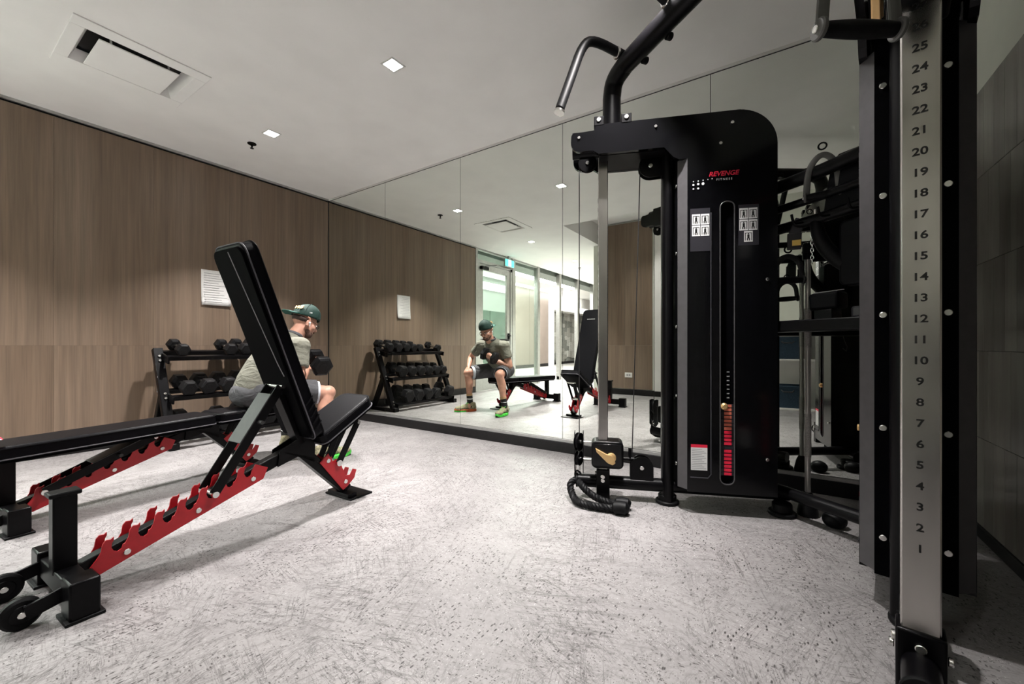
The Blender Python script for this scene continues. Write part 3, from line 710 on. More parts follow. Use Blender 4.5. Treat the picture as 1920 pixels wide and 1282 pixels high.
def wing(P, D, side, car_z, end_h, body_h):
    N_ = V((D.y, -D.x, 0)) * side; Z = V((0, 0, 1))
    W = lambda a, z, o=0: P + D * a + N_ * o + V((0, 0, z))
    F3 = lambda u, v_, q: W(u, v_, q)
    def wb(mb, a0, a1, o0, o1, z0, z1):
        vs = [W(a, z, o) for z in (z0, z1) for a, o in ((a0, o0), (a1, o0), (a1, o1), (a0, o1))]
        return mb.add(vs, [(0, 3, 2, 1), (4, 5, 6, 7), (0, 1, 5, 4), (1, 2, 6, 5), (2, 3, 7, 6), (3, 0, 4, 7)])
    fp = body_h
    # base tube, foot, guide post (chrome), black oval post
    MB().tube([W(-.14, .095), W(.95, .095)], .036, 16).build('base_tube', 'powder_black', cm)
    MB().disc(W(-.145, .095), D, .040, .012, 20).build('end_cap', 'rubber', cm)
    MB().disc(W(.349, .010), Z, .062, .020, 28).disc(W(.349, .035), Z, .048, .035, 24).build('foot', 'rubber', cm)
    MB().disc(W(.90, .010, .05), Z, .065, .020, 28).disc(W(.90, .04, .05), Z, .045, .05, 24).build('foot', 'rubber', cm)
    mb = MB(); wb(mb, -.0255, .0285, -.036, .036, .165, 1.93); gp_ = mb.build('guide_post', 'brushed', cm, bevel=.004)
    mb = MB(); wb(mb, -.035, .038, -.045, .045, .0, .175); gb = mb.build('post_bracket', 'powder_black', cm, bevel=.005)
    bo = MB()
    for z, o in ((.14, 0), (.115, -.052), (.115, .052)): bo.disc(W(-.037 if o == 0 else 0, z, o), D if o == 0 else N_, .011, .010, 14)
    bo.disc(W(0, .135, .048), N_, .012, .010, 14)
    bo.build('bolt', 'bolt', gb)
    MB().tube([W(.349, 0), W(.349, 1.99)], .033, 28, r2=.058, up=tuple(N_)).build('upright', 'powder_black', cm)
    # weight shroud
    prof = [(.425, .115), (.847, .115), (.847, 1.86)] + arc((.662, 1.868), .185, 0, 90, 10) + [(.425, 2.053)]
    MB().prism(prof, F3, -(fp - .022), fp - .022).build('shroud', 'gloss_black', cm, bevel=.006)
    mb = MB(); wb(mb, .385, .43, -end_h, end_h, .115, 1.99); sh = mb.build('shroud_end', 'matte_black', cm)
    for s in (-1, 1):
        mb = MB(); q = [(.386, end_h), (.4265, fp), (.4265, fp - .03), (.40, end_h - .01)]
        vs = [W(a, z, o * s) for z in (.125, 1.845) for a, o in q]
        mb.add(vs, [(0, 1, 2, 3), (7, 6, 5, 4), (0, 1, 5, 4), (1, 2, 6, 5), (2, 3, 7, 6), (3, 0, 4, 7)]); mb.build('shroud_chamfer', 'chamfer_grey', cm)
        bo = MB()
        for z in (1.72, 1.36, .97, .60, .24): bo.disc(W(.383, z, s * (end_h - .022)), D, .010, .007, 14)
        bo.build('bolt', 'bolt', sh)
    # side plates with the header arm; front one has the stack window
    hdr = [(-.13, 2.028), (-.045, 2.034), (-.04, 2.063), (.68, 2.063)] + arc((.662, 1.878), .185, 88, 0, 12) + \
          [(.847, .115), (.425, .115), (.4265, 1.838), (.385, 1.838), (.357, 1.853), (.312, 1.907), (-.024, 1.905), (-.053, 1.925)] + arc((-.12, 1.975), .052, 290, 175, 7) + arc((-.148, 2.008), .022, 180, 100, 4)
    slot = rr(.585, .165, .648, 1.60, .030)
    for s in (1, -1):
        fn = lambda u, v_, q, s=s: W(u, v_, q * s)
        pl_ = plate_with_holes(hdr, [slot] if s == 1 else [], fn, fp - .022, fp, 'side_plate', 'gloss_black', cm, bevel=.002)
        if s == 1:
            MB().tube([W(u, z, fp + .0005) for u, z in rr(.583, .163, .650, 1.602, .030)], .0032, 6, closed=True).build('window_rim', 'chamfer_grey', pl_)
            MB().tube([W(.44, .19, fp), W(.525, .19, fp), W(.54, .21, fp), W(.54, 1.55, fp)], .0035, 6).build('groove', 'panel_grey', pl_)
            MB().prism(rr(.588, .168, .645, 1.597, .028), F3, fp - .024, fp - .021).build('window_back', 'matte_black', pl_)
            bo = MB()
            for a, z in ((-.128, 2.0), (.27, 2.02), (.64, 2.0), (.585, 1.90), (.80, .30), (.80, 1.2)): bo.disc(W(a, z, fp + .003), N_, .008, .008, 14)
            bo.build('bolt', 'bolt', pl_)
        else:
            MB().tube([W(u, z, -fp - .0005) for u, z in rr(.583, .163, .650, 1.602, .030)], .0032, 6, closed=True).build('window_rim', 'chamfer_grey', pl_)
    hp = MB().tube([W(-.17, 2.02), W(.62, 2.02)], .042, 20, r2=.095 * .8, up=(0, 0, 1)).build('header_tube', 'powder_black', cm)
    mb = MB(); wb(mb, -.02, .40, -(fp - .03), fp - .03, 1.905, 1.935); mb.build('header_underside', 'charcoal_metal', cm)
    # pulleys
    def pulley(a, z, r, t=.022, ax=None, o=0):
        wh = MB(); A = N_ if ax is None else ax; c_ = W(a, z, o)
        wh.tube([c_ - A * t * .5, c_ - A * t * .35, c_ - A * t * .1, c_ + A * t * .1, c_ + A * t * .35, c_ + A * t * .5], [r * .96, r, r * .84, r * .84, r, r * .96], 28)
        ob = wh.build('pulley', 'powder_black', cm); MB().disc(c_, A, r * .2, t * 1.6, 14).build('pulley_bolt', 'bolt', ob); return ob
    pulley(-.085, 1.915, .052)
    for a, z, r in ((.258, 1.862, .058), (.212, .190, .052)):
        pulley(a, z, r)
        for s in (-1, 1):
            sgn = 1 if z > 1 else -1
            pr_ = [(a + .075, z - .058), (a + .075, z + .058), (a, z + .062)] + arc((a, z), .062, 90, 270, 10)[1:] if z > 1 else [(a - .062, z - .075), (a + .062, z - .075)] + arc((a, z), .062, 0, 180, 10)
            gd = MB().prism(pr_, F3, s * .020, s * .024).build('pulley_guard', 'powder_black', cm)
            MB().disc(W(a, z, s * .027), N_, .012, .008, 14).build('bolt', 'bolt', gd)
    # cables
    cb_ = MB(); cb_.tube([W(-.132, 1.90), W(-.132, car_z + .10)], .0028, 8).build('cable', 'cord', cm)
    MB().tube([W(.205, 1.86), W(.160, .19)], .0028, 8).build('cable', 'cord', cm)
    # carriage on the chrome post
    ch = MB(); c0 = car_z
    cr = MB().prism(rr(-.062, c0 - .076, .112, c0 + .076, .028), F3, -.055, .062).build('carriage', 'powder_black', cm, bevel=.008)
    mb = MB(); wb(mb, -.052, .102, .060, .066, c0 - .062, c0 + .062); mb.build('carriage_cover', 'gloss_black', cr, bevel=.006)
    lv = MB(); lv.disc(W(.045, c0 - .008, .078), N_, .026, .024, 24)
    lv.prism([(-.040, c0 + .042), (-.034, c0 + .022), (.025, c0 - .036), (.052, c0 - .046), (.068, c0 - .034), (.050, c0 + .008), (.02, c0 + .012)], F3, .072, .092)
    lv.build('release_lever', 'gold', cr, bevel=.004)
    MB().cyl(W(.112, c0 - .03), W(.175, c0 - .03), .011).cyl(W(.15, c0 - .03), W(.15, c0 + .03), .009).build('pull_pin', 'powder_black', cr)
    MB().cyl(W(-.062, c0 + .055), W(-.112, c0 + .055), .006).cyl(W(-.062, c0 - .045), W(-.112, c0 - .045), .007).build('swivel_pin', 'bolt', cr)
    for z_, r in ((c0 + .055, .052), (c0 - .040, .042)):
        pulley(-.135, z_, r, .024, ax=(N_ * .35 + D * .94).normalized())
    for s in (-.024, .024):
        q = [W(-.135 + s, c0 + dz, o) for dz, o in ((.115, -.03), (.12, .0), (.115, .03), (-.10, .03), (-.125, 0), (-.10, -.03))]
        vs = q + [p + D * .004 for p in q]; MB().add(vs, [tuple(range(6)), tuple(range(11, 5, -1))] + [(i, (i + 1) % 6, 6 + (i + 1) % 6, 6 + i) for i in range(6)]).build('swivel_plate', 'powder_black', cm)
    # weight stack behind the window
    ws_ = MB(); 
    for k in range(19):
        z = .205 + k * .0193; mb = MB(); wb(mb, .56, .665, fp - .0205, fp - .014, z, z + .0165)
        wp = mb.build('weight_plate', 'panel_grey', cm)
        if k == 7: continue
        mb = MB(); wb(mb, .605, .640, fp - .0142, fp - .0125, z + .002, z + .0155); mb.build('weight_label', 'red_print' if k < 12 else 'orange_print', wp)
    mb = MB()
    for k in range(7): wb(mb, .618, .630, fp - .0142, fp - .0125, .60 + k * .022, .605 + k * .022)
    mb.build('stack_marks', 'grey_print', cm)
    MB().disc(W(.602, .560, fp - .002), N_, .017, .020, 22).disc(W(.602, .56, fp + .010), N_, .012, .008, 20).build('selector_knob', 'gold', cm)
    return W, N_, F3
WL, NL, FL = wing(PLc, D1, 1, .260, .092, .135)
WR, NR, FR = wing(PRc, D2, -1, 1.780, .095, .135)
# number marks on the near chrome post
xn = V((D2.y, -D2.x, 0))
for k in range(1, 28):
    z = .3765 + (k - 1) * .0507
    p = PRc - D2 * .0262 + V((0, 0, z)) - xn * .001
    M = basis(p, xn, (0, 0, 1), -D2); text_obj(str(k), .026, 'black_print', 'number_mark', M, bpy.data.objects['guide_post.001'], bold=.0006, sx=1.1)
for k in range(1, 28):
    z = .3765 + (k - 1) * .0507
    M = basis(PLc - D1 * .0262 + V((0, 0, z)), (D1.y, -D1.x, 0), (0, 0, 1), -D1); text_obj(str(k), .026, 'black_print', 'number_mark', M, bpy.data.objects['guide_post'], bold=.0006)
# lettering, placards and warning sticker on the left shroud
for Wf, Nf, sd, Dd in ((WL, NL, 1, D1), (WR, NR, -1, D2)):
    xd = Dd * sd
    M = lambda a, z, e=.0006: basis(Wf(a, z, .135 + e), xd, (0, 0, 1), Nf)
    text_obj('REVENGE', .033, 'red_print', 'lettering', M(.598, 1.745), cm, shear=.25, sx=1.0, bold=.0008)
    text_obj('FITNESS', .015, 'white_print', 'lettering', M(.602, 1.716), cm, sx=1.0, space=1.5)
    for (a0, a1, z0, z1, cells) in ((.440, .535, 1.355, 1.575, [(0, 0), (1, 0), (0, 1), (1, 1)]), (.668, .762, 1.375, 1.58, [(0, 0), (1, 0), (0, 1), (1, 1), (.5, 2)])):
        def wbx(m_, a_0, a_1, zz0, zz1, o0, o1):
            vs = [Wf(a, z, o) for z in (zz0, zz1) for a, o in ((a_0, o0), (a_1, o0), (a_1, o1), (a_0, o1))]
            return m_.add(vs, [(0, 3, 2, 1), (4, 5, 6, 7), (0, 1, 5, 4), (1, 2, 6, 5), (2, 3, 7, 6), (3, 0, 4, 7)])
        pl_ = wbx(MB(), a0, a1, z0, z1, .1352, .1362).build('placard', 'panel_grey', cm)
        cw = .040; chh = .054; top_ = z1 - .018 if len(cells) == 5 else z1 - .03
        for cx_, cy_ in cells:
            aa = a0 + .004 + cx_ * (cw + .003) if len(cells) == 5 else a0 + .008 + cx_ * (cw + .003)
            zz = top_ - cy_ * (chh + .004) - (chh if True else 0)
            ce = wbx(MB(), aa, aa + cw, zz, zz + chh, .1362, .1368).build('picture_card', 'white_print', pl_)
            ic = MB()
            wbx(ic, aa + .004, aa + .007, zz + .006, zz + chh - .010, .1368, .1372); wbx(ic, aa + cw - .007, aa + cw - .004, zz + .006, zz + chh - .010, .1368, .1372)
            wbx(ic, aa + .004, aa + cw - .004, zz + chh - .012, zz + chh - .009, .1368, .1372)
            wbx(ic, aa + .015, aa + .025, zz + .016, zz + .036, .1368, .1372); wbx(ic, aa + .0175, aa + .0225, zz + .037, zz + .042, .1368, .1372)
            wbx(ic, aa + .013, aa + .018, zz + .006, zz + .018, .1368, .1372); wbx(ic, aa + .022, aa + .027, zz + .006, zz + .018, .1368, .1372)
            ic.build('pictogram', 'black_print', ce)
    st_ = wbx(MB(), .443, .522, .228, .345, .1352, .1360).build('warning_sticker', 'white_print', cm)
    wbx(MB(), .443, .522, .345, .360, .1352, .1361).build('sticker_header', 'red_print', st_)
    ln = MB()
    for k in range(12): wbx(ln, .448, .517 - .01 * (k % 3), .236 + k * .009, .2385 + k * .009, .1360, .1363)
    ln.build('sticker_text', 'grey_print', st_)
dots = MB()
for x, y, r in ((465, 350, .003), (500, 349, .003), (535, 345, .003), (570, 342, .0025), (600, 338, .003), (465, 377, .005), (500, 372, .006), (535, 372, .007), (465, 408, .004), (500, 406, .005)):
    a = .455 + (x - 465) / 4.273 * .00283; z = 1.70 + (372 - y) / 4.273 * .00283
    dots.disc(WL(a, z, .1365), NL, r, .003, 12)
dots.build('white_dot', 'white_print', cm)  # small white dots in loose rows on the left shroud face
# cross beam with pull-up grips
bl, br_ = WL(.05, 0), WR(.05, 0); bd = (br_ - bl).normalized(); zt = 2.385
path = [bl + V((0, 0, 2.0)), bl + V((0, 0, 2.27))] + [p for p in smooth_path([bl + V((0, 0, 2.27)), bl + V((0, 0, 2.36)) + bd * .02, bl + bd * .13 + V((0, 0, zt))], 2)[1:]] + \
       [br_ - bd * .13 + V((0, 0, zt))] + [p for p in smooth_path([br_ - bd * .13 + V((0, 0, zt)), br_ + V((0, 0, 2.36)) - bd * .02, br_ + V((0, 0, 2.27))], 2)[1:]] + [br_ + V((0, 0, 2.0))]
MB().tube(path, .050, 20).build('cross_beam', 'powder_black', cm)
for B, Dd, Wf in ((bl, D1, WL), (br_, D2, WR)):
    for s in (-1, 1):
        bk_ = MB().bar(Wf(.05 + s * .045, 2.082, .112), Wf(.05 + s * .098, 2.082, .112), .05, .05).build('beam_bracket', 'powder_black', cm, bevel=.003)
        MB().disc(Wf(.05 + s * .072, 2.087, .139), Wf(0, 0, 1) - Wf(0, 0, 0), .012, .008, 14).build('bolt', 'bolt', bk_)
nf = V((bd.y, -bd.x, 0)); nf = nf if nf.y < 0 else -nf
for base, q in ((bl, 1), (br_, -1)):
    r0_ = base + bd * q * .13 + V((0, 0, 2.45))
    dr_ = nf
    pth = smooth_path([r0_ + nf * .02 + V((0, 0, -.02)), r0_ + dr_ * .20 + V((0, 0, .015)), r0_ + dr_ * .265 + V((0, 0, -.03)), r0_ + dr_ * .33 + V((0, 0, -.21)), r0_ + dr_ * .395 + V((0, 0, -.385))], 2)
    gr = MB().tube(pth, .0235, 14).build('pull_up_grip', 'rubber', cm)
    MB().tube([pth[-1] - V((0, 0, .012)) - dr_ * -.002, pth[-1] + V((0, 0, -.022)) + dr_ * .005], .027, 16).build('grip_end', 'chrome', gr)
    MB().disc(pth[0] + dr_ * .035, dr_, .030, .014, 20).build('grip_collar', 'chrome', gr)
for q in (.36, .64):
    r0_ = bl + (br_ - bl) * q + V((0, 0, 2.41))
    pth = [r0_ + V((0, 0, 0)), r0_ + nf * .10 + V((0, 0, .05)), r0_ + nf * .22 + V((0, 0, .12))]
    gr = MB().tube(pth, .0235, 14).build('pull_up_grip', 'rubber', cm)
    MB().disc(pth[0] + nf * .045 + V((0, 0, .022)), nf, .032, .014, 20).build('grip_collar', 'chrome', gr)
for q in (.17, .30, .70, .83):
    r0_ = bl + (br_ - bl) * q + V((0, 0, 2.35)) - nf * .045
    MB().disc(r0_, nf, .018, .03, 16).build('rubber_knob', 'rubber', cm)
# rear links between the wings
e1, e2 = WL(.86, 0, -.02), WR(.84, 0, .0)
MB().tube([e1 + V((0, 0, .12)), e2 + V((0, 0, .12))], .030, 16).build('rear_base_tube', 'powder_black', cm)
mid_ = (e1 + e2) / 2 + V((.05, .03, 0))
MB().ell(V((.205, 2.485, .035)), (.05, .042, .042), 20, 12).build('foot', 'rubber', cm)
MB().ell(V((.40, 2.36, .03)), (.05, .042, .038), 20, 12).build('foot', 'rubber', cm)
def sagtube(z0, z1, sag, r, off=V((0, 0, 0))):
    return MB().tube([e1.lerp(e2, k / 10) + off + V((0, 0, z0 + (z1 - z0) * k / 10)) + V((.6, .75, 0)) * sag * math.sin(PI * k / 10) for k in range(11)], r, 16)
sagtube(1.69, 1.73, .03, .032).build('hook_bar', 'powder_black', cm)
sagtube(1.575, 1.60, .03, .020).build('hook_bar', 'powder_black', cm)
sagtube(1.47, 1.50, .03, .026).build('hook_bar', 'powder_black', cm)
x_, y_, z_ = frame_from(e2 - e1)
MB().bar(e1 + V((0, 0, .965)), e2 + V((0, 0, .965)), .16, .055, up=(0, 0, 1)).build('accessory_tray', 'powder_black', cm, bevel=.006)
for k in (.12, .3, .5, .7):
    p = e1.lerp(e2, k) + V((0, 0, 1.47)); MB().tube(smooth_path([p + V((0, -.02, 0)), p + V((-.03, -.06, -.01)), p + V((-.04, -.08, .0)), p + V((-.045, -.085, .03))], 2), .006, 8).build('hook', 'powder_black', cm)

# ------------------------------------------------------------------ accessories hung on the machine
# long chrome bar standing in the corner
lb = thing('chrome_bar', 'long chrome bar with a knurled middle standing upright behind the left shroud', 'bar', (.105, 2.60, 0))
bx, by = .105, 2.585
mat('bar_steel', (.52, .50, .49), .32, .55)
MB().cyl((bx, by, .10), (bx, by, 1.335), .0128, n=18).build('shaft', 'bar_steel', lb)
kn = speckle('knurl', (.42, .40, .39), .5, .4, amt=.5, scale=420, bs=.4)
for z0, z1 in ((.86, 1.06), (.30, .52)): MB().cyl((bx, by, z0), (bx, by, z1), .0152, n=18).build('knurled_grip', 'knurl', lb)
MB().cyl((bx, by, 1.31), (bx, by, 1.39), .024, n=20).cyl((bx, by, 1.345), (bx, by, 1.352), .026, n=20).build('collar', 'rubber', lb)
MB().disc((bx, by, 1.393), (0, 0, 1), .020, .006, 18).build('bar_end', 'chrome', lb)
MB().tube([(bx, by, 0), (bx, by, .02), (bx, by, .09), (bx, by, .12)], [.046, .046, .032, .018], 16).build('rubber_foot', 'rubber', lb)
# tray pads
fp_ = thing('foam_roller_pad', 'grey-brown padded block lying on the machine tray beside the chrome bar', 'pad', (.17, 2.5, .99))
q0, q1 = V((.125, 2.52, 1.08)), V((.235, 2.45, 1.085))
MB().bar(q0, q1, .09, .085).build('pad', 'vinyl', fp_, bevel=.015, smooth=40, seg=3)
MB().bar(q0 + V((0, -.02, .046)), q1 + V((0, -.02, .046)), .01, .003).build('seam', 'vinyl_seam', fp_)
MB().bar(q0.lerp(q1, .2) + V((0, 0, -.09)), q0.lerp(q1, .8) + V((0, 0, -.09)), .08, .10).build('mount', 'powder_black', fp_, bevel=.004)
bk2 = MB().bar((.27, 2.41, 1.02), (.35, 2.36, 1.02), .07, .055).build('ankle_cuff', 'panel_grey', None, bevel=.012, smooth=40, seg=3)
prop(bk2, 'small dark grey cuff lying on the tray next to the right column', 'cuff')
def stirrup(name, label, c, ax, wd, ht, twist, m_, hang):
    t_ = thing(name, label, 'handle', tuple(c))
    ax = V(ax).normalized(); c = V(c)      # c: top eye; grip hangs below
    a, b_ = c - ax * wd / 2 - V((0, 0, ht)), c + ax * wd / 2 - V((0, 0, ht))
    strap = smooth_path([a, c - ax * wd * .44 - V((0, 0, ht * .35)), c - V((0, 0, .01)), c + ax * wd * .44 - V((0, 0, ht * .35)), b_], 3)
    MB().tube(strap, .014, 10, r2=.006, up=tuple(ax.cross(V((0, 0, 1))))).build('strap', m_, t_)
    n_ = 9; gp2 = [a.lerp(b_, k / (n_ - 1)) for k in range(n_)]
    MB().tube(gp2, [.014 + .004 * math.sin(PI * k / (n_ - 1)) for k in range(n_)], 18).build('grip', 'rubber', t_)
    for e_, s in ((a, -1), (b_, 1)):
        cp = MB().disc(e_ + ax * s * .004, ax, .022, .012, 20).build('end_ring', m_, t_)
        MB().disc(e_ + ax * s * .012, ax, .008, .006, 12).build('rivet', 'bolt', cp)
    MB().tube([c + V((0, 0, .016)) + (ax * math.cos(t) + V((0, 0, 1)) * math.sin(t)) * .016 for t in [2 * PI * k / 14 for k in range(14)]], .004, 8, closed=True).build('eye', 'powder_black', t_)
    if hang: MB().tube([c + V((0, 0, .03)), V(hang)], .003, 8).build('strap_link', 'cord', t_)
    return t_
speckle('steel_grey', (.105, .103, .10), .45, .3, amt=.1, scale=30, bs=.02)
p0, p1 = V((.0777, 1.2519, 0)) * .86, V((.2300, 1.3530, 0)) * .86
cen = (p0 + p1) / 2
stirrup('stirrup_handle', 'grey metal stirrup handle with black grip hanging from the near right column', (cen.x, cen.y, 1.725), p1 - p0, (p1 - p0).length, .19, 0, 'steel_grey', WR(-.135, 1.76))
stirrup('stirrup_handle', 'grey stirrup handle hooked on the top rear bar behind the left shroud', (.155, 2.43, 1.80), (.9, -.1, 0), .125, .215, 0, 'steel_grey', None)
stirrup('stirrup_handle', 'black stirrup handle hooked lower on the rear bars, left of the chrome bar', (.02, 2.50, 1.34), (.9, .35, 0), .13, .14, 0, 'cord', (.05, 2.52, 1.47))
sb = thing('dip_belt', 'thick black leather belt folded over the top rear bar beside the right column', 'belt', (.27, 2.42, 1.5))
c_ = V((.275, 2.44, 1.74)); ax = (e2 - e1).normalized(); fw = V((-.55, -.83, 0))
for s, dz in ((1, -.26), (-1, -.22)):
    pts = [c_ + fw * s * .02 + V((0, 0, .03)), c_ + fw * s * .045 + V((0, 0, -.05)), c_ + fw * s * .05 + V((0, 0, dz))]
    vs = []
    for i, p in enumerate(smooth_path(pts, 2)):
        wd = .05 + .045 * i / 8
        for e_, f_ in ((-1, 0), (1, 0), (1, 1), (-1, 1)): vs.append(p + ax * e_ * wd + fw * f_ * .008)
    nn = len(vs) // 4; mb = MB(); fs = [(0, 1, 2, 3), tuple(range(4 * nn - 1, 4 * nn - 5, -1))]
    for i in range(nn - 1):
        for k in range(4): fs.append((i * 4 + k, i * 4 + (k + 1) % 4, (i + 1) * 4 + (k + 1) % 4, (i + 1) * 4 + k))
    mb.add(vs, fs); mb.build('belt_flap', 'vinyl', sb, bevel=.003)
MB().disc(c_ + fw * .062 + V((.02, 0, -.21)), fw, .008, .008, 12).build('rivet', 'bolt', sb)
yl = thing('nylon_strap', 'black nylon strap with a yellow label hanging left of the chrome bar', 'strap', (.06, 2.5, 1.4))
q0 = V((.075, 2.49, 1.50)); q1 = V((.035, 2.49, 1.35))
MB().bar(q0, q0.lerp(q1, .5) + V((-.01, 0, 0)), .05, .012, up=(0, 1, 0)).bar(q0.lerp(q1, .45) + V((-.01, 0, 0)), q1 + V((.01, 0, .0)), .06, .016, up=(0, 1, 0)).build('webbing', 'panel_grey', yl, bevel=.004)
MB().cbox(q1 + V((.02, -.018, .03)), (.036, .004, .028)).build('yellow_label', 'yellow_label', yl)
ch_ = MB()
for k in range(11):
    z = 1.46 - k * .018; c0_ = V((.118, 2.47, z)); A_ = V((1, 0, 0)) if k % 2 else V((0, 1, 0))
    ch_.tube([c0_ + A_ * math.cos(t) * .006 + V((0, 0, 1)) * math.sin(t) * .012 for t in [2 * PI * i / 8 for i in range(8)]], .0022, 6, closed=True)
o = ch_.build('steel_chain', 'chrome'); prop(o, 'short steel chain hanging beside the top of the chrome bar', 'chain')
gbp = thing('curved_grip', 'black moulded curved grip hanging from the rear bars in front of the right column', 'handle', (.2, 2.44, 1.2))
pp_ = smooth_path([(.13, 2.46, 1.47), (.15, 2.44, 1.36), (.20, 2.42, 1.28), (.26, 2.40, 1.22), (.33, 2.37, 1.20)], 3)
MB().tube(pp_, [.022 + .012 * math.sin(PI * i / (len(pp_) - 1)) for i in range(len(pp_))], 14).build('grip_body', 'rubber', gbp)
MB().tube([(.13, 2.46, 1.47), (.13, 2.47, 1.53)], .006, 8).build('eye', 'bolt', gbp)
bag = MB().prism(rr(-.09, 0, .10, .30, .03), lambda u, v_, q: V((.30, 2.36, 1.14)) + ax * u + V((0, 0, 1)) * v_ * (1 if u < .1 else 1) + fw * q, -.03, .03).build('padded_harness', 'vinyl', None, bevel=.012, seg=3, smooth=45)
prop(bag, 'wide black padded harness hung flat beside the right column', 'harness')
MB().tube([(.345, 2.33, .955), (.36, 2.31, .90), (.375, 2.30, .86), (.37, 2.30, .83), (.35, 2.31, .85)], .0025, 6).build('loop_cord', 'cord', bag)

# triceps rope hanging from the left column
rp = thing('triceps_rope', 'twisted black rope with rubber ball end draped on the floor by the left column', 'rope', (-.9, 2.2, 0))
cc = WL(-.14, 0)
def rope(path, r, turns, name, parent):
    pts = smooth_path(path, 3); L_ = [0]
    for a, b_ in zip(pts, pts[1:]): L_.append(L_[-1] + (b_ - a).length)
    n_ = int(L_[-1] / .006); fine = []
    for i in range(n_ + 1):
        s_ = L_[-1] * i / n_
        k = max(j for j in range(len(L_)) if L_[j] <= s_ + 1e-9); k = min(k, len(pts) - 2)
        fine.append(pts[k].lerp(pts[k + 1], (s_ - L_[k]) / max(1e-6, L_[k + 1] - L_[k])))
    for st_ in range(3):
        out = []; px = None
        for i, p in enumerate(fine):
            d_ = fine[min(i + 1, n_)] - fine[max(i - 1, 0)]; x, y, z = frame_from(d_)
            if px is not None: x = (px - z * px.dot(z)).normalized(); y = z.cross(x)
            px = x; a = i * .006 / .030 * 2 * PI / 2.0 + st_ * 2 * PI / 3
            out.append(p + x * math.cos(a) * r * .5 + y * math.sin(a) * r * .5)
        MB().tube(out, r * .55, 7).build(name, 'rubber', parent)
zc = .085
rope([(cc.x, cc.y, .10), (cc.x - .03, cc.y - .05, .085), (-.99, 2.10, .035), (-.93, 2.03, .024), (-.84, 2.03, .022), (-.72, 2.06, .024)], .020, 0, 'strand', rp)
rope([(cc.x, cc.y, .10), (cc.x + .03, cc.y - .04, .09), (-.90, 2.12, .055), (-.82, 2.11, .030), (-.74, 2.12, .024)], .020, 0, 'strand', rp)
MB().tube([(-.735, 2.055, .028), (-.725, 2.056, .030), (-.70, 2.06, .034), (-.672, 2.066, .034), (-.655, 2.069, .032)], [.020, .034, .035, .033, .016], 20).build('ball_end', 'rubber', rp)
MB().tube([(-.745, 2.12, .024), (-.735, 2.122, .030), (-.71, 2.13, .032), (-.685, 2.138, .032), (-.67, 2.142, .028)], [.018, .030, .032, .030, .014], 20).build('ball_end', 'rubber', rp)
for i, z in enumerate((.215, .17)):
    MB().tube([V((cc.x, cc.y, z)) + (V((1, 0, 0)) if i else V((0, 1, 0))) * math.cos(t) * .012 + V((0, 0, 1)) * math.sin(t) * .032 for t in [2 * PI * k / 14 for k in range(14)]], .005, 8, closed=True).build('carabiner', 'chrome', rp)
MB().tube([V((cc.x, cc.y, .125)) + V((1, 0, 0)) * math.cos(t) * .018 + V((0, 0, 1)) * math.sin(t) * .022 for t in [2 * PI * k / 14 for k in range(14)]], .006, 8, closed=True).build('ring', 'powder_black', rp)

# guessed white shelf, bins stand in for unidentified blue patches in the mirror
sf = thing('guessed_shelf', 'guessed white open shelf behind the camera, seen in the mirror beside the chrome bar', 'shelf', (.1, -.85, 0))
for z in (.0, .66, 1.06):
    MB().box((-.18, -1.10, z), (.42, -.62, z + .025)).build('shelf_board', 'white_paint', sf, bevel=.003)
MB().box((.39, -1.10, 0), (.42, -.62, 1.06)).box((-.18, -1.115, 0), (.42, -1.10, 1.06)).build('side_board', 'white_paint', sf, bevel=.002)
for z, l in ((.685, 'bin-shaped stand-in for an unidentified blue patch on the upper shelf seen in the mirror'), (.025, 'bin-shaped stand-in for an unidentified blue patch on the floor shelf seen in the mirror')):
    bn = thing('blue_stand_in', l, 'bin', (.05, -.8, z), group='blue bin-shaped stand-ins')
    mb = MB(); lo, hi = V((-.12, -1.0, z)), V((.22, -.64, z + .30)); c0_ = (lo + hi) / 2
    def ring(zz, e): return [(lo.x - e, lo.y - e, zz), (hi.x + e, lo.y - e, zz), (hi.x + e, hi.y + e, zz), (lo.x - e, hi.y + e, zz)]
    vs = ring(lo.z, -.02) + ring(hi.z, 0) + ring(hi.z, -.008) + ring(lo.z + .01, -.028)
    mb.add(vs, [(0, 3, 2, 1)] + [(i * 4 + k, i * 4 + (k + 1) % 4, (i + 1) * 4 + (k + 1) % 4, (i + 1) * 4 + k) for i in range(3) for k in range(4)] + [(12, 13, 14, 15)])
    mb.build('body', 'blue_cloth', bn, bevel=.006)
    MB().tube([(lo.x + .10, hi.y + .004, hi.z - .06), (lo.x + .12, hi.y + .03, hi.z - .08), (hi.x - .12, hi.y + .03, hi.z - .08), (hi.x - .10, hi.y + .004, hi.z - .06)], .008, 8).build('handle', 'cord', bn)
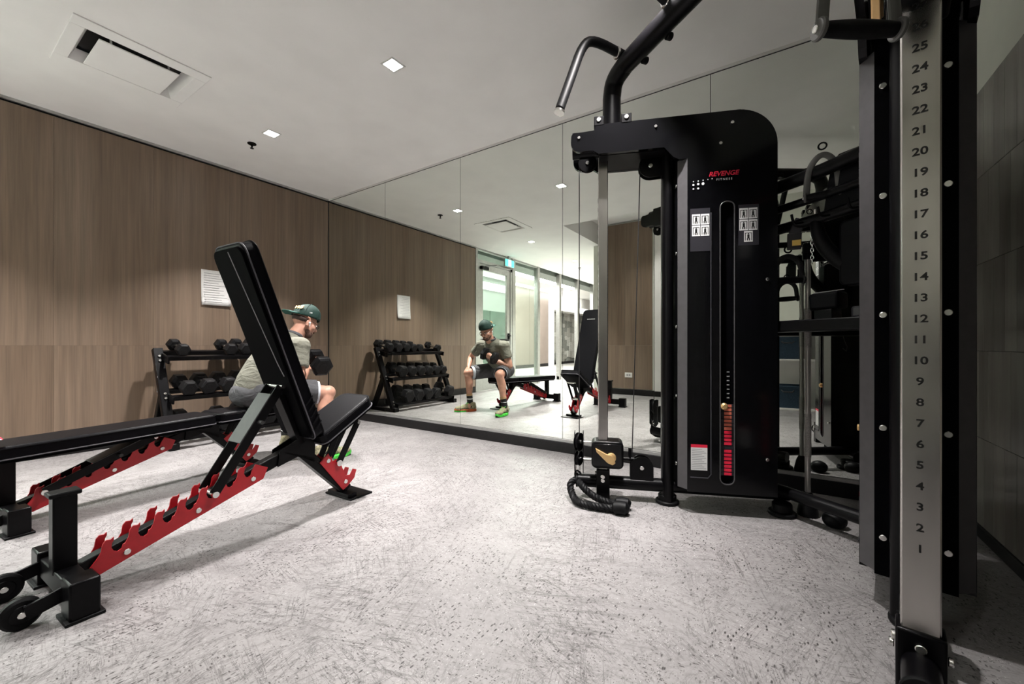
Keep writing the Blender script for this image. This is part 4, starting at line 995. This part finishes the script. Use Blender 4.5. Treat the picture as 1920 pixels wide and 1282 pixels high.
# ------------------------------------------------------------------ the seated man
man = thing('person', 'man in grey T-shirt and backwards green cap seated on the flat bench, curling a dumbbell', 'person', (-3.2, 1.42, 0))
def fused(mb, name, m_, voxel, smooth_it=6, parent=man, fac=.5):
    me = bpy.data.meshes.new(name); me.from_pydata([tuple(p) for p in mb.v], [], mb.f)
    bm = bmesh.new(); bm.from_mesh(me)
    bm.to_mesh(me); bm.free()
    o = bpy.data.objects.new(name, me); COL.objects.link(o)
    r = o.modifiers.new('r', 'REMESH'); r.mode = 'VOXEL'; r.voxel_size = voxel; r.use_smooth_shade = True
    s = o.modifiers.new('s', 'SMOOTH'); s.iterations = smooth_it; s.factor = fac
    dg = bpy.context.evaluated_depsgraph_get(); m2 = bpy.data.meshes.new_from_object(o.evaluated_get(dg))
    bpy.data.objects.remove(o); m2.name = name
    m2.materials.clear()
    for q in (m_ if isinstance(m_, list) else [m_]): m2.materials.append(MT[q])
    m2.polygons.foreach_set('use_smooth', [True] * len(m2.polygons))
    o = bpy.data.objects.new(name, m2); COL.objects.link(o); attach(o, parent); return o
hipR, hipL = V((-3.10, 1.45, .535)), V((-3.30, 1.45, .535))
kneeR, kneeL = V((-2.945, 1.855, .505)), V((-3.485, 1.815, .505))
ankR, ankL = V((-2.90, 1.80, .115)), V((-3.455, 1.80, .115))
shR, shL = V((-3.005, 1.665, .865)), V((-3.365, 1.675, .875))
elR, elL = V((-2.945, 1.615, .605)), V((-3.585, 1.62, .705))
wrR, wrL = V((-3.118, 1.79, .692)), V((-3.51, 1.76, .585))
neck, Hc = V((-3.185, 1.725, .95)), V((-3.18, 1.80, 1.05))
hp_ = .45                                     # head pitch, looking down at the dumbbell
hf = V((.10, math.cos(hp_), -math.sin(hp_))).normalized(); hx = hf.cross(V((0, math.sin(hp_), math.cos(hp_)))).normalized(); hu = hx.cross(hf).normalized()
HR = Matrix((hx, hf, hu)).transposed()
Q = lambda x, y, z: Hc + hx * x + hf * y + hu * z
B = MB()
# torso
sp_ = [V((-3.2, 1.43, .52)), V((-3.198, 1.47, .62)), V((-3.192, 1.55, .73)), V((-3.187, 1.62, .82)), V((-3.185, 1.69, .90))]
B.tube(sp_, [.155, .150, .160, .165, .12], 24, r2=.108, up=(0, 1, 0)); B.ell(sp_[0], (.16, .12, .11), 24, 14); B.ell(V((-3.185, 1.655, .865)), (.17, .08, .06), 20, 12)
B.capsule(neck - V((0, .03, .05)), Q(0, -.012, -.045), .060, .054)
for h_, k_, a_ in ((hipR, kneeR, ankR), (hipL, kneeL, ankL)):
    m1 = h_.lerp(k_, .5); B.capsule(h_, m1, .086, .076); B.capsule(m1, k_ - (k_ - h_) * .10, .076, .056); B.ell(k_, (.054, .056, .055))
    cf = k_.lerp(a_, .32) + V((0, -.022, 0)); B.capsule(k_ - V((0, .01, .02)), cf, .050, .054); B.capsule(cf, k_.lerp(a_, .72), .054, .036); B.capsule(k_.lerp(a_, .7), a_, .036, .034)
    B.capsule(a_, a_ - V((0, -.02, .05)), .036, .034)
for s_, e_, w_ in ((shR, elR, wrR), (shL, elL, wrL)):
    B.ell(s_, (.066, .062, .06)); m1 = s_.lerp(e_, .5); B.capsule(s_, m1, .052, .050); B.capsule(m1, e_, .050, .040); f1 = e_.lerp(w_, .3)
    B.capsule(e_, f1, .039, .041); B.capsule(f1, w_, .041, .026)
# hands: palm, four bent fingers, thumb
def hand(w_, fdir, ndir, grip, side):
    fdir = V(fdir).normalized(); n_ = V(ndir); n_ = (n_ - fdir * n_.dot(fdir)).normalized(); s_ = fdir.cross(n_) * side
    pc = w_ + fdir * .045
    for t in (-.026, -.009, .009, .026): B.capsule(w_ + fdir * .010 + s_ * t * .6, w_ + fdir * .082 + s_ * t, .014, .0125, 10)
    for t, ln in zip((-.030, -.010, .010, .030), (.058, .070, .074, .066)):
        b0 = w_ + fdir * .085 + s_ * t
        a1, a2, a3 = (.95, 1.9, 2.7) if grip else (.35, .85, 1.25)
        d1 = fdir * math.cos(a1) - n_ * math.sin(a1); d2 = fdir * math.cos(a2) - n_ * math.sin(a2); d3 = fdir * math.cos(a3) - n_ * math.sin(a3)
        p1 = b0 + d1 * ln * .5; p2 = p1 + d2 * ln * .34; p3 = p2 + d3 * ln * .26
        B.capsule(b0, p1, .0100, .0092, 10); B.capsule(p1, p2, .0092, .0086, 10); B.capsule(p2, p3, .0086, .0074, 10)
    t0 = w_ + fdir * .025 + s_ * -.028; t1 = t0 + (fdir * .6 - s_ * .7 - n_ * .3).normalized() * .040; t2 = t1 + (fdir * .9 - s_ * .1 - n_ * (.9 if grip else .3)).normalized() * .034
    B.capsule(t0, t1, .0135, .0115, 10); B.capsule(t1, t2, .0112, .0092, 10)
AX = V((-.88, .12, .36)).normalized(); FD = V((-.4, .8, .45)); FD = (FD - AX * FD.dot(AX)).normalized(); ND = AX.cross(FD)
DBc = wrR + FD * .082 - ND * .026
hand(wrR, FD, ND, True, 1)
hand(wrL, (.12, .55, -.45), (-.25, .5, .8), False, 1)
# head
B.ell(Q(0, -.012, .028), (.073, .092, .080), 24, 16, HR); B.ell(Q(0, .022, -.030), (.062, .068, .066), 20, 12, HR); B.ell(Q(0, .046, -.078), (.040, .040, .032), 16, 10, HR)
B.ell(Q(0, .074, -.008), (.036, .014, .040), 14, 10, HR)
B.capsule(Q(0, .082, .012), Q(0, .104, -.022), .010, .0125, 10); B.ell(Q(0, .098, -.026), (.017, .012, .009), 12, 8, HR)
B.ell(Q(0, .082, -.054), (.024, .010, .007), 12, 8, HR); B.ell(Q(0, .081, -.063), (.021, .010, .007), 12, 8, HR)
for s in (-1, 1):
    B.ell(Q(s * .030, .076, .024), (.020, .010, .008), 12, 8, HR); B.ell(Q(s * .048, .056, -.018), (.020, .022, .020), 12, 8, HR)
body = fused(B, 'body', 'skin', .0062, 5)
for s in (-1, 1):
    er = MB(); pts = [Q(s * .074, -.008 + .020 * math.sin(t), .0 + .030 * math.cos(t)) + hx * s * .010 * (1 + math.cos(t)) * .5 for t in [PI * k / 10 - .35 for k in range(0, 12)]]
    er.tube([p - hf * .012 for p in pts], .0062, 8); er.ell(Q(s * .074, -.006, -.004), (.007, .014, .022), 10, 8, HR); er.ell(Q(s * .076, -.002, -.026), (.007, .010, .010), 10, 8, HR)
    er.build('ear', 'skin', body, smooth=80)
    bud = MB(); bud.ell(Q(s * .085, .004, -.006), (.007, .009, .009), 12, 8, HR).capsule(Q(s * .086, .006, -.010), Q(s * .084, .014, -.030), .0035, .003, 8)
    bud.build('earbud', 'white_print', body, smooth=80)
    ey = MB(); ey.ell(Q(s * .031, .079, .008), (.012, .008, .006), 12, 8, HR); ey.build('eye', 'white_print', body, smooth=80)
    MB().ell(Q(s * .031, .0865, .007), (.005, .002, .005), 10, 6, HR).build('iris', 'black_print', body)
    MB().capsule(Q(s * .016, .088, .026), Q(s * .046, .080, .028), .0035, .003, 8).build('eyebrow', 'hair', body, smooth=80)
bd_ = MB(); bd_.ell(Q(0, .048, -.074), (.046, .046, .038), 20, 12, HR)
for s in (-1, 1): bd_.ell(Q(s * .0415, .024, -.046), (.0175, .030, .036), 14, 10, HR)
fused(bd_, 'beard', 'beard', .006, 4, body)
MB().ell(Q(0, .094, -.043), (.026, .006, .006), 12, 8, HR).build('moustache', 'beard', body, smooth=80)
hr = MB(); hr.ell(Q(0, -.026, .012), (.0745, .080, .040), 24, 14, HR)
hr.build('hair', 'hair', body, smooth=80)
gl_ = MB()
for s in (-1, 1):
    gl_.tube([Q(s * .032, .096, .006) + hx * .021 * math.cos(t) + hu * .016 * math.sin(t) for t in [2 * PI * k / 18 for k in range(18)]], .0018, 6, closed=True)
    gl_.tube([Q(s * .053, .094, .010), Q(s * .074, .060, .012), Q(s * .080, .0, .012)], .0018, 6)
gl_.tube([Q(-.011, .098, .010), Q(.011, .098, .010)], .0018, 6); gl_.build('eyeglasses', 'black_print', man)
# cap worn backwards
cp = MB(); CR = (.0865, .108, .114); nu, nv = 32, 10; vs = []; fs = []
cz = .043; tl = -.16
def capp(ph, th, g=0):
    x, y, z = (CR[0] + g) * math.sin(th) * math.cos(ph), (CR[1] + g) * math.sin(th) * math.sin(ph), (CR[2] + g) * math.cos(th)
    return Q(x, -.010 + y, cz + z - tl * y)
for j in range(nv + 1):
    for i in range(nu): vs.append(capp(2 * PI * i / nu, .02 + 1.60 * j / nv))
for j in range(nv):
    for i in range(nu): fs.append((j * nu + i, (j + 1) * nu + i, (j + 1) * nu + (i + 1) % nu, j * nu + (i + 1) % nu))
fs.append(tuple(range(nu))); cp.add(vs, fs)
cap = cp.build('cap', 'cap_green', man, smooth=80); so = cap.modifiers.new('s', 'SOLIDIFY'); so.thickness = .004
sm2 = MB()
for k in range(6): sm2.tube([capp(PI / 6 + k * PI / 3, .03 + 1.57 * j / 10, .001) for j in range(11)], .0016, 5)
sm2.ell(capp(0, 0, .003), .007, 12, 8); sm2.build('cap_seam', 'cap_green', cap, smooth=80)
br2 = MB(); vs = []; nb = 14
for lay in (0, -.004):
    for i in range(nb + 1):
        a = -PI * .5 + (i / nb - .5) * 2.0
        x0, y0 = CR[0] * 1.0 * math.cos(a), CR[1] * 1.0 * math.sin(a)
        ext = .068 * math.cos((i / nb - .5) * 2.0 * .72) ** .6
        for q in range(5):
            f = q / 4; x = x0 * (1 + .05 * f); y = y0 - ext * f * (1 if True else 0)
            zz = cz + .004 - tl * y0 + .004 * f - .30 * abs(x) ** 1.6 * (0.6 + f) + lay - .015 * f * f
            vs.append(Q(x, -.014 + y, zz))
m_ = (nb + 1) * 5; fs = []
for i in range(nb):
    for q in range(4):
        a = i * 5 + q; fs += [(a, a + 1, a + 6, a + 5), (m_ + a, m_ + a + 5, m_ + a + 6, m_ + a + 1)]
for i in range(nb): a = i * 5 + 4; fs.append((a, m_ + a, m_ + a + 5, a + 5)); a = i * 5; fs.append((a, a + 5, m_ + a + 5, m_ + a))
for q in range(4): fs.append((q, m_ + q, m_ + q + 1, q + 1)); a = nb * 5 + q; fs.append((a, a + 1, m_ + a + 1, m_ + a))
br2.add(vs, fs); br2.build('cap_brim', 'brim_green', cap, smooth=60)
# letters on the cap front (which faces backwards)
ctr = capp(-PI / 2 + .38, 1.10, .0035); nx_ = (capp(-PI / 2 + .38, 1.10, .02) - capp(-PI / 2 + .38, 1.10, 0)).normalized()
xr = nx_.cross(V((0, 0, 1))) * -1; xr.normalize(); 
text_obj('WB', .048, 'cap_letter', 'cap_letters', basis(ctr, xr, (0, 0, 1), nx_) , cap, extrude=.003, shear=.25, bold=.001)
c2_ = capp(-.10, 1.30, .0025); n2 = (capp(-.10, 1.30, .02) - capp(-.10, 1.30, 0)).normalized(); x2 = V((0, 0, 1)).cross(n2).normalized()
text_obj('ne', .022, 'white_print', 'cap_side_mark', basis(c2_, x2, (0, 0, 1), n2), cap, extrude=.002)
# T-shirt
T_ = MB()
T_.tube([V((-3.2, 1.425, .50)), V((-3.198, 1.455, .60)), V((-3.195, 1.51, .69)), V((-3.19, 1.585, .775)), V((-3.187, 1.65, .865)), V((-3.185, 1.71, .945))], [.180, .174, .180, .190, .178, .082], 28, r2=.130, up=(0, 1, 0))
T_.ell(V((-3.185, 1.655, .872)), (.178, .088, .066), 20, 12)
T_.ell(V((-3.2, 1.42, .53)), (.175, .125, .06), 24, 12)
for s_, e_ in ((shR, elR), (shL, elL)):
    T_.ell(s_, (.078, .074, .070)); T_.tube([s_, s_.lerp(e_, .25), s_.lerp(e_, .60)], [.068, .068, .070], 18)
T_.capsule(shR, shL, .070, .070)
# folds
for k in range(6):
    z = .52 + k * .018; T_.tube([V((-3.2 + .165 * math.cos(t), 1.43 - .112 * math.sin(t) + k * .008, z + .02 * math.sin(3 * t + k))) for t in [.2 + 2.6 * i / 12 for i in range(13)]], .010, 6)
for k in range(4):
    c = shR.lerp(elR, .16 + .12 * k); d_ = (elR - shR).normalized(); x, y, z = frame_from(d_)
    T_.tube([c + x * math.cos(t) * .066 + y * math.sin(t) * .066 + d_ * .012 * math.sin(2 * t + k) for t in [2 * PI * i / 14 for i in range(14)]], .0055, 6, closed=True)
shirt = fused(T_, 't_shirt', 'shirt', .0075, 4)
MB().tube([neck + V((0, -.012, .004)) + V((1, 0, 0)) * math.cos(t) * .072 + V((0, .76, -.38)) * math.sin(t) * .066 for t in [2 * PI * k / 28 for k in range(28)]], .0085, 10, r2=.014, closed=True).build('collar', 'collar', shirt, smooth=80)
# shorts
Sh = MB(); Sh.ell(V((-3.2, 1.425, .52)), (.180, .138, .105), 24, 14)
for h_, k_ in ((hipR, kneeR), (hipL, kneeL)):
    Sh.ell(h_, (.105, .10, .10)); Sh.tube([h_, h_.lerp(k_, .45), h_.lerp(k_, .80)], [.102, .100, .098], 20)
Sh.capsule(hipR + V((0, .05, -.01)), hipL + V((0, .05, -.01)), .085, .085)
shorts = fused(Sh, 'shorts', 'shorts', .0075, 4)
d_ = (kneeL - hipL); MB().tube([hipL + d_ * .70, hipL + d_ * .80, hipL + d_ * .88], [.090, .089, .080], 24, caps=False).build('liner', 'liner', shorts, smooth=80)
d_ = (kneeR - hipR); MB().tube([hipR + d_ * .76, hipR + d_ * .835], [.088, .086], 24, caps=False).build('liner', 'liner', shorts, smooth=80)
# socks and running shoes
for k_, a_, toe, nm in ((kneeR, ankR, V((.10, 1, 0)), 'right'), (kneeL, ankL, V((-.62, .78, 0)), 'left')):
    toe = toe.normalized(); up_ = V((0, 0, 1)); sx_ = toe.cross(up_)
    sk = MB().tube([a_ + V((0, 0, -.06)), a_, k_.lerp(a_, .80), k_.lerp(a_, .765)], [.042, .0395, .041, .040], 18).build('sock', 'sock', man, smooth=80)
    MB().tube([k_.lerp(a_, .765), k_.lerp(a_, .70)], [.0415, .0415], 18).build('sock_band', 'sock_band', sk, smooth=80)
    MB().tube([k_.lerp(a_, .87) + up_ * .004, k_.lerp(a_, .87) - up_ * .004], [.0408, .0408], 18).build('sock_stripe', 'white_print', sk, smooth=80)
    base = V((a_.x, a_.y, 0)); R3 = Matrix((sx_, toe, up_)).transposed()
    P3 = lambda x, y, z: base + R3 @ V((x, y, z))
    up1 = MB()
    up1.ell(P3(0, -.035, .060), (.040, .048, .042), 18, 12, R3); up1.ell(P3(0, .05, .060), (.042, .075, .038), 18, 12, R3); up1.ell(P3(0, .135, .046), (.046, .070, .030), 18, 12, R3)
    up1.capsule(P3(0, .0, .07), P3(0, -.005, .105), .042, .042); up1.capsule(P3(0, -.06, .05), P3(0, -.055, .10), .026, .022)
    shoe = fused(up1, 'shoe', 'shoe_khaki', .006, 4)
    out = []
    for i in range(28):
        t = 2 * PI * i / 28; y = .062 + .150 * math.sin(t); x = (.048 - .010 * math.cos(2 * (t - PI / 2)) * (1 if math.sin(t) < 0 else .2)) * math.cos(t) * (1.0 if y > .02 else .86)
        out.append((x, y))
    sole = MB().prism(out, lambda u, v_, q: P3(u, v_, q + (.018 if v_ > .17 else 0) * ((v_ - .17) / .04 if q < .02 else .6)), .0, .032).build('sole', 'shoe_orange' if nm == 'left' else 'shoe_green', shoe, bevel=.006, smooth=60)
    MB().prism([(x * 1.02, y) for x, y in out if y > (.05 if nm == 'left' else -9)] if nm == 'left' else [(x * .97, y * .98 + .001) for x, y in out], lambda u, v_, q: P3(u, v_, q), .001, .020).build('outsole', 'shoe_green' if nm == 'left' else 'rubber', shoe, smooth=60)
    lc = MB()
    for i in range(6):
        y = .03 + i * .016; z = .098 - i * .0035
        lc.tube(smooth_path([P3(-.022, y, z - .008), P3(0, y + .008 * (-1) ** i, z + .004), P3(.022, y, z - .008)], 1), .0035, 6)
    for s in (-1, 1): lc.tube([P3(s * (.018 + .012 * math.sin(t)), .03 + .02 * math.cos(t), .105 + .006 * math.sin(t)) for t in [2 * PI * k / 12 for k in range(12)]], .0028, 6, closed=True)
    lc.build('laces', 'shoe_green', shoe, smooth=80)
# the dumbbell in his right hand
hd = dumbbell('held_dumbbell', "black hex dumbbell held up in the seated man's right hand", .086, .215, .066)
hd.location = DBc; hd.rotation_euler = AX.to_track_quat('X', 'Z').to_euler()
for o in list(bpy.data.objects):
    if 'local' in o.keys(): del o['local']
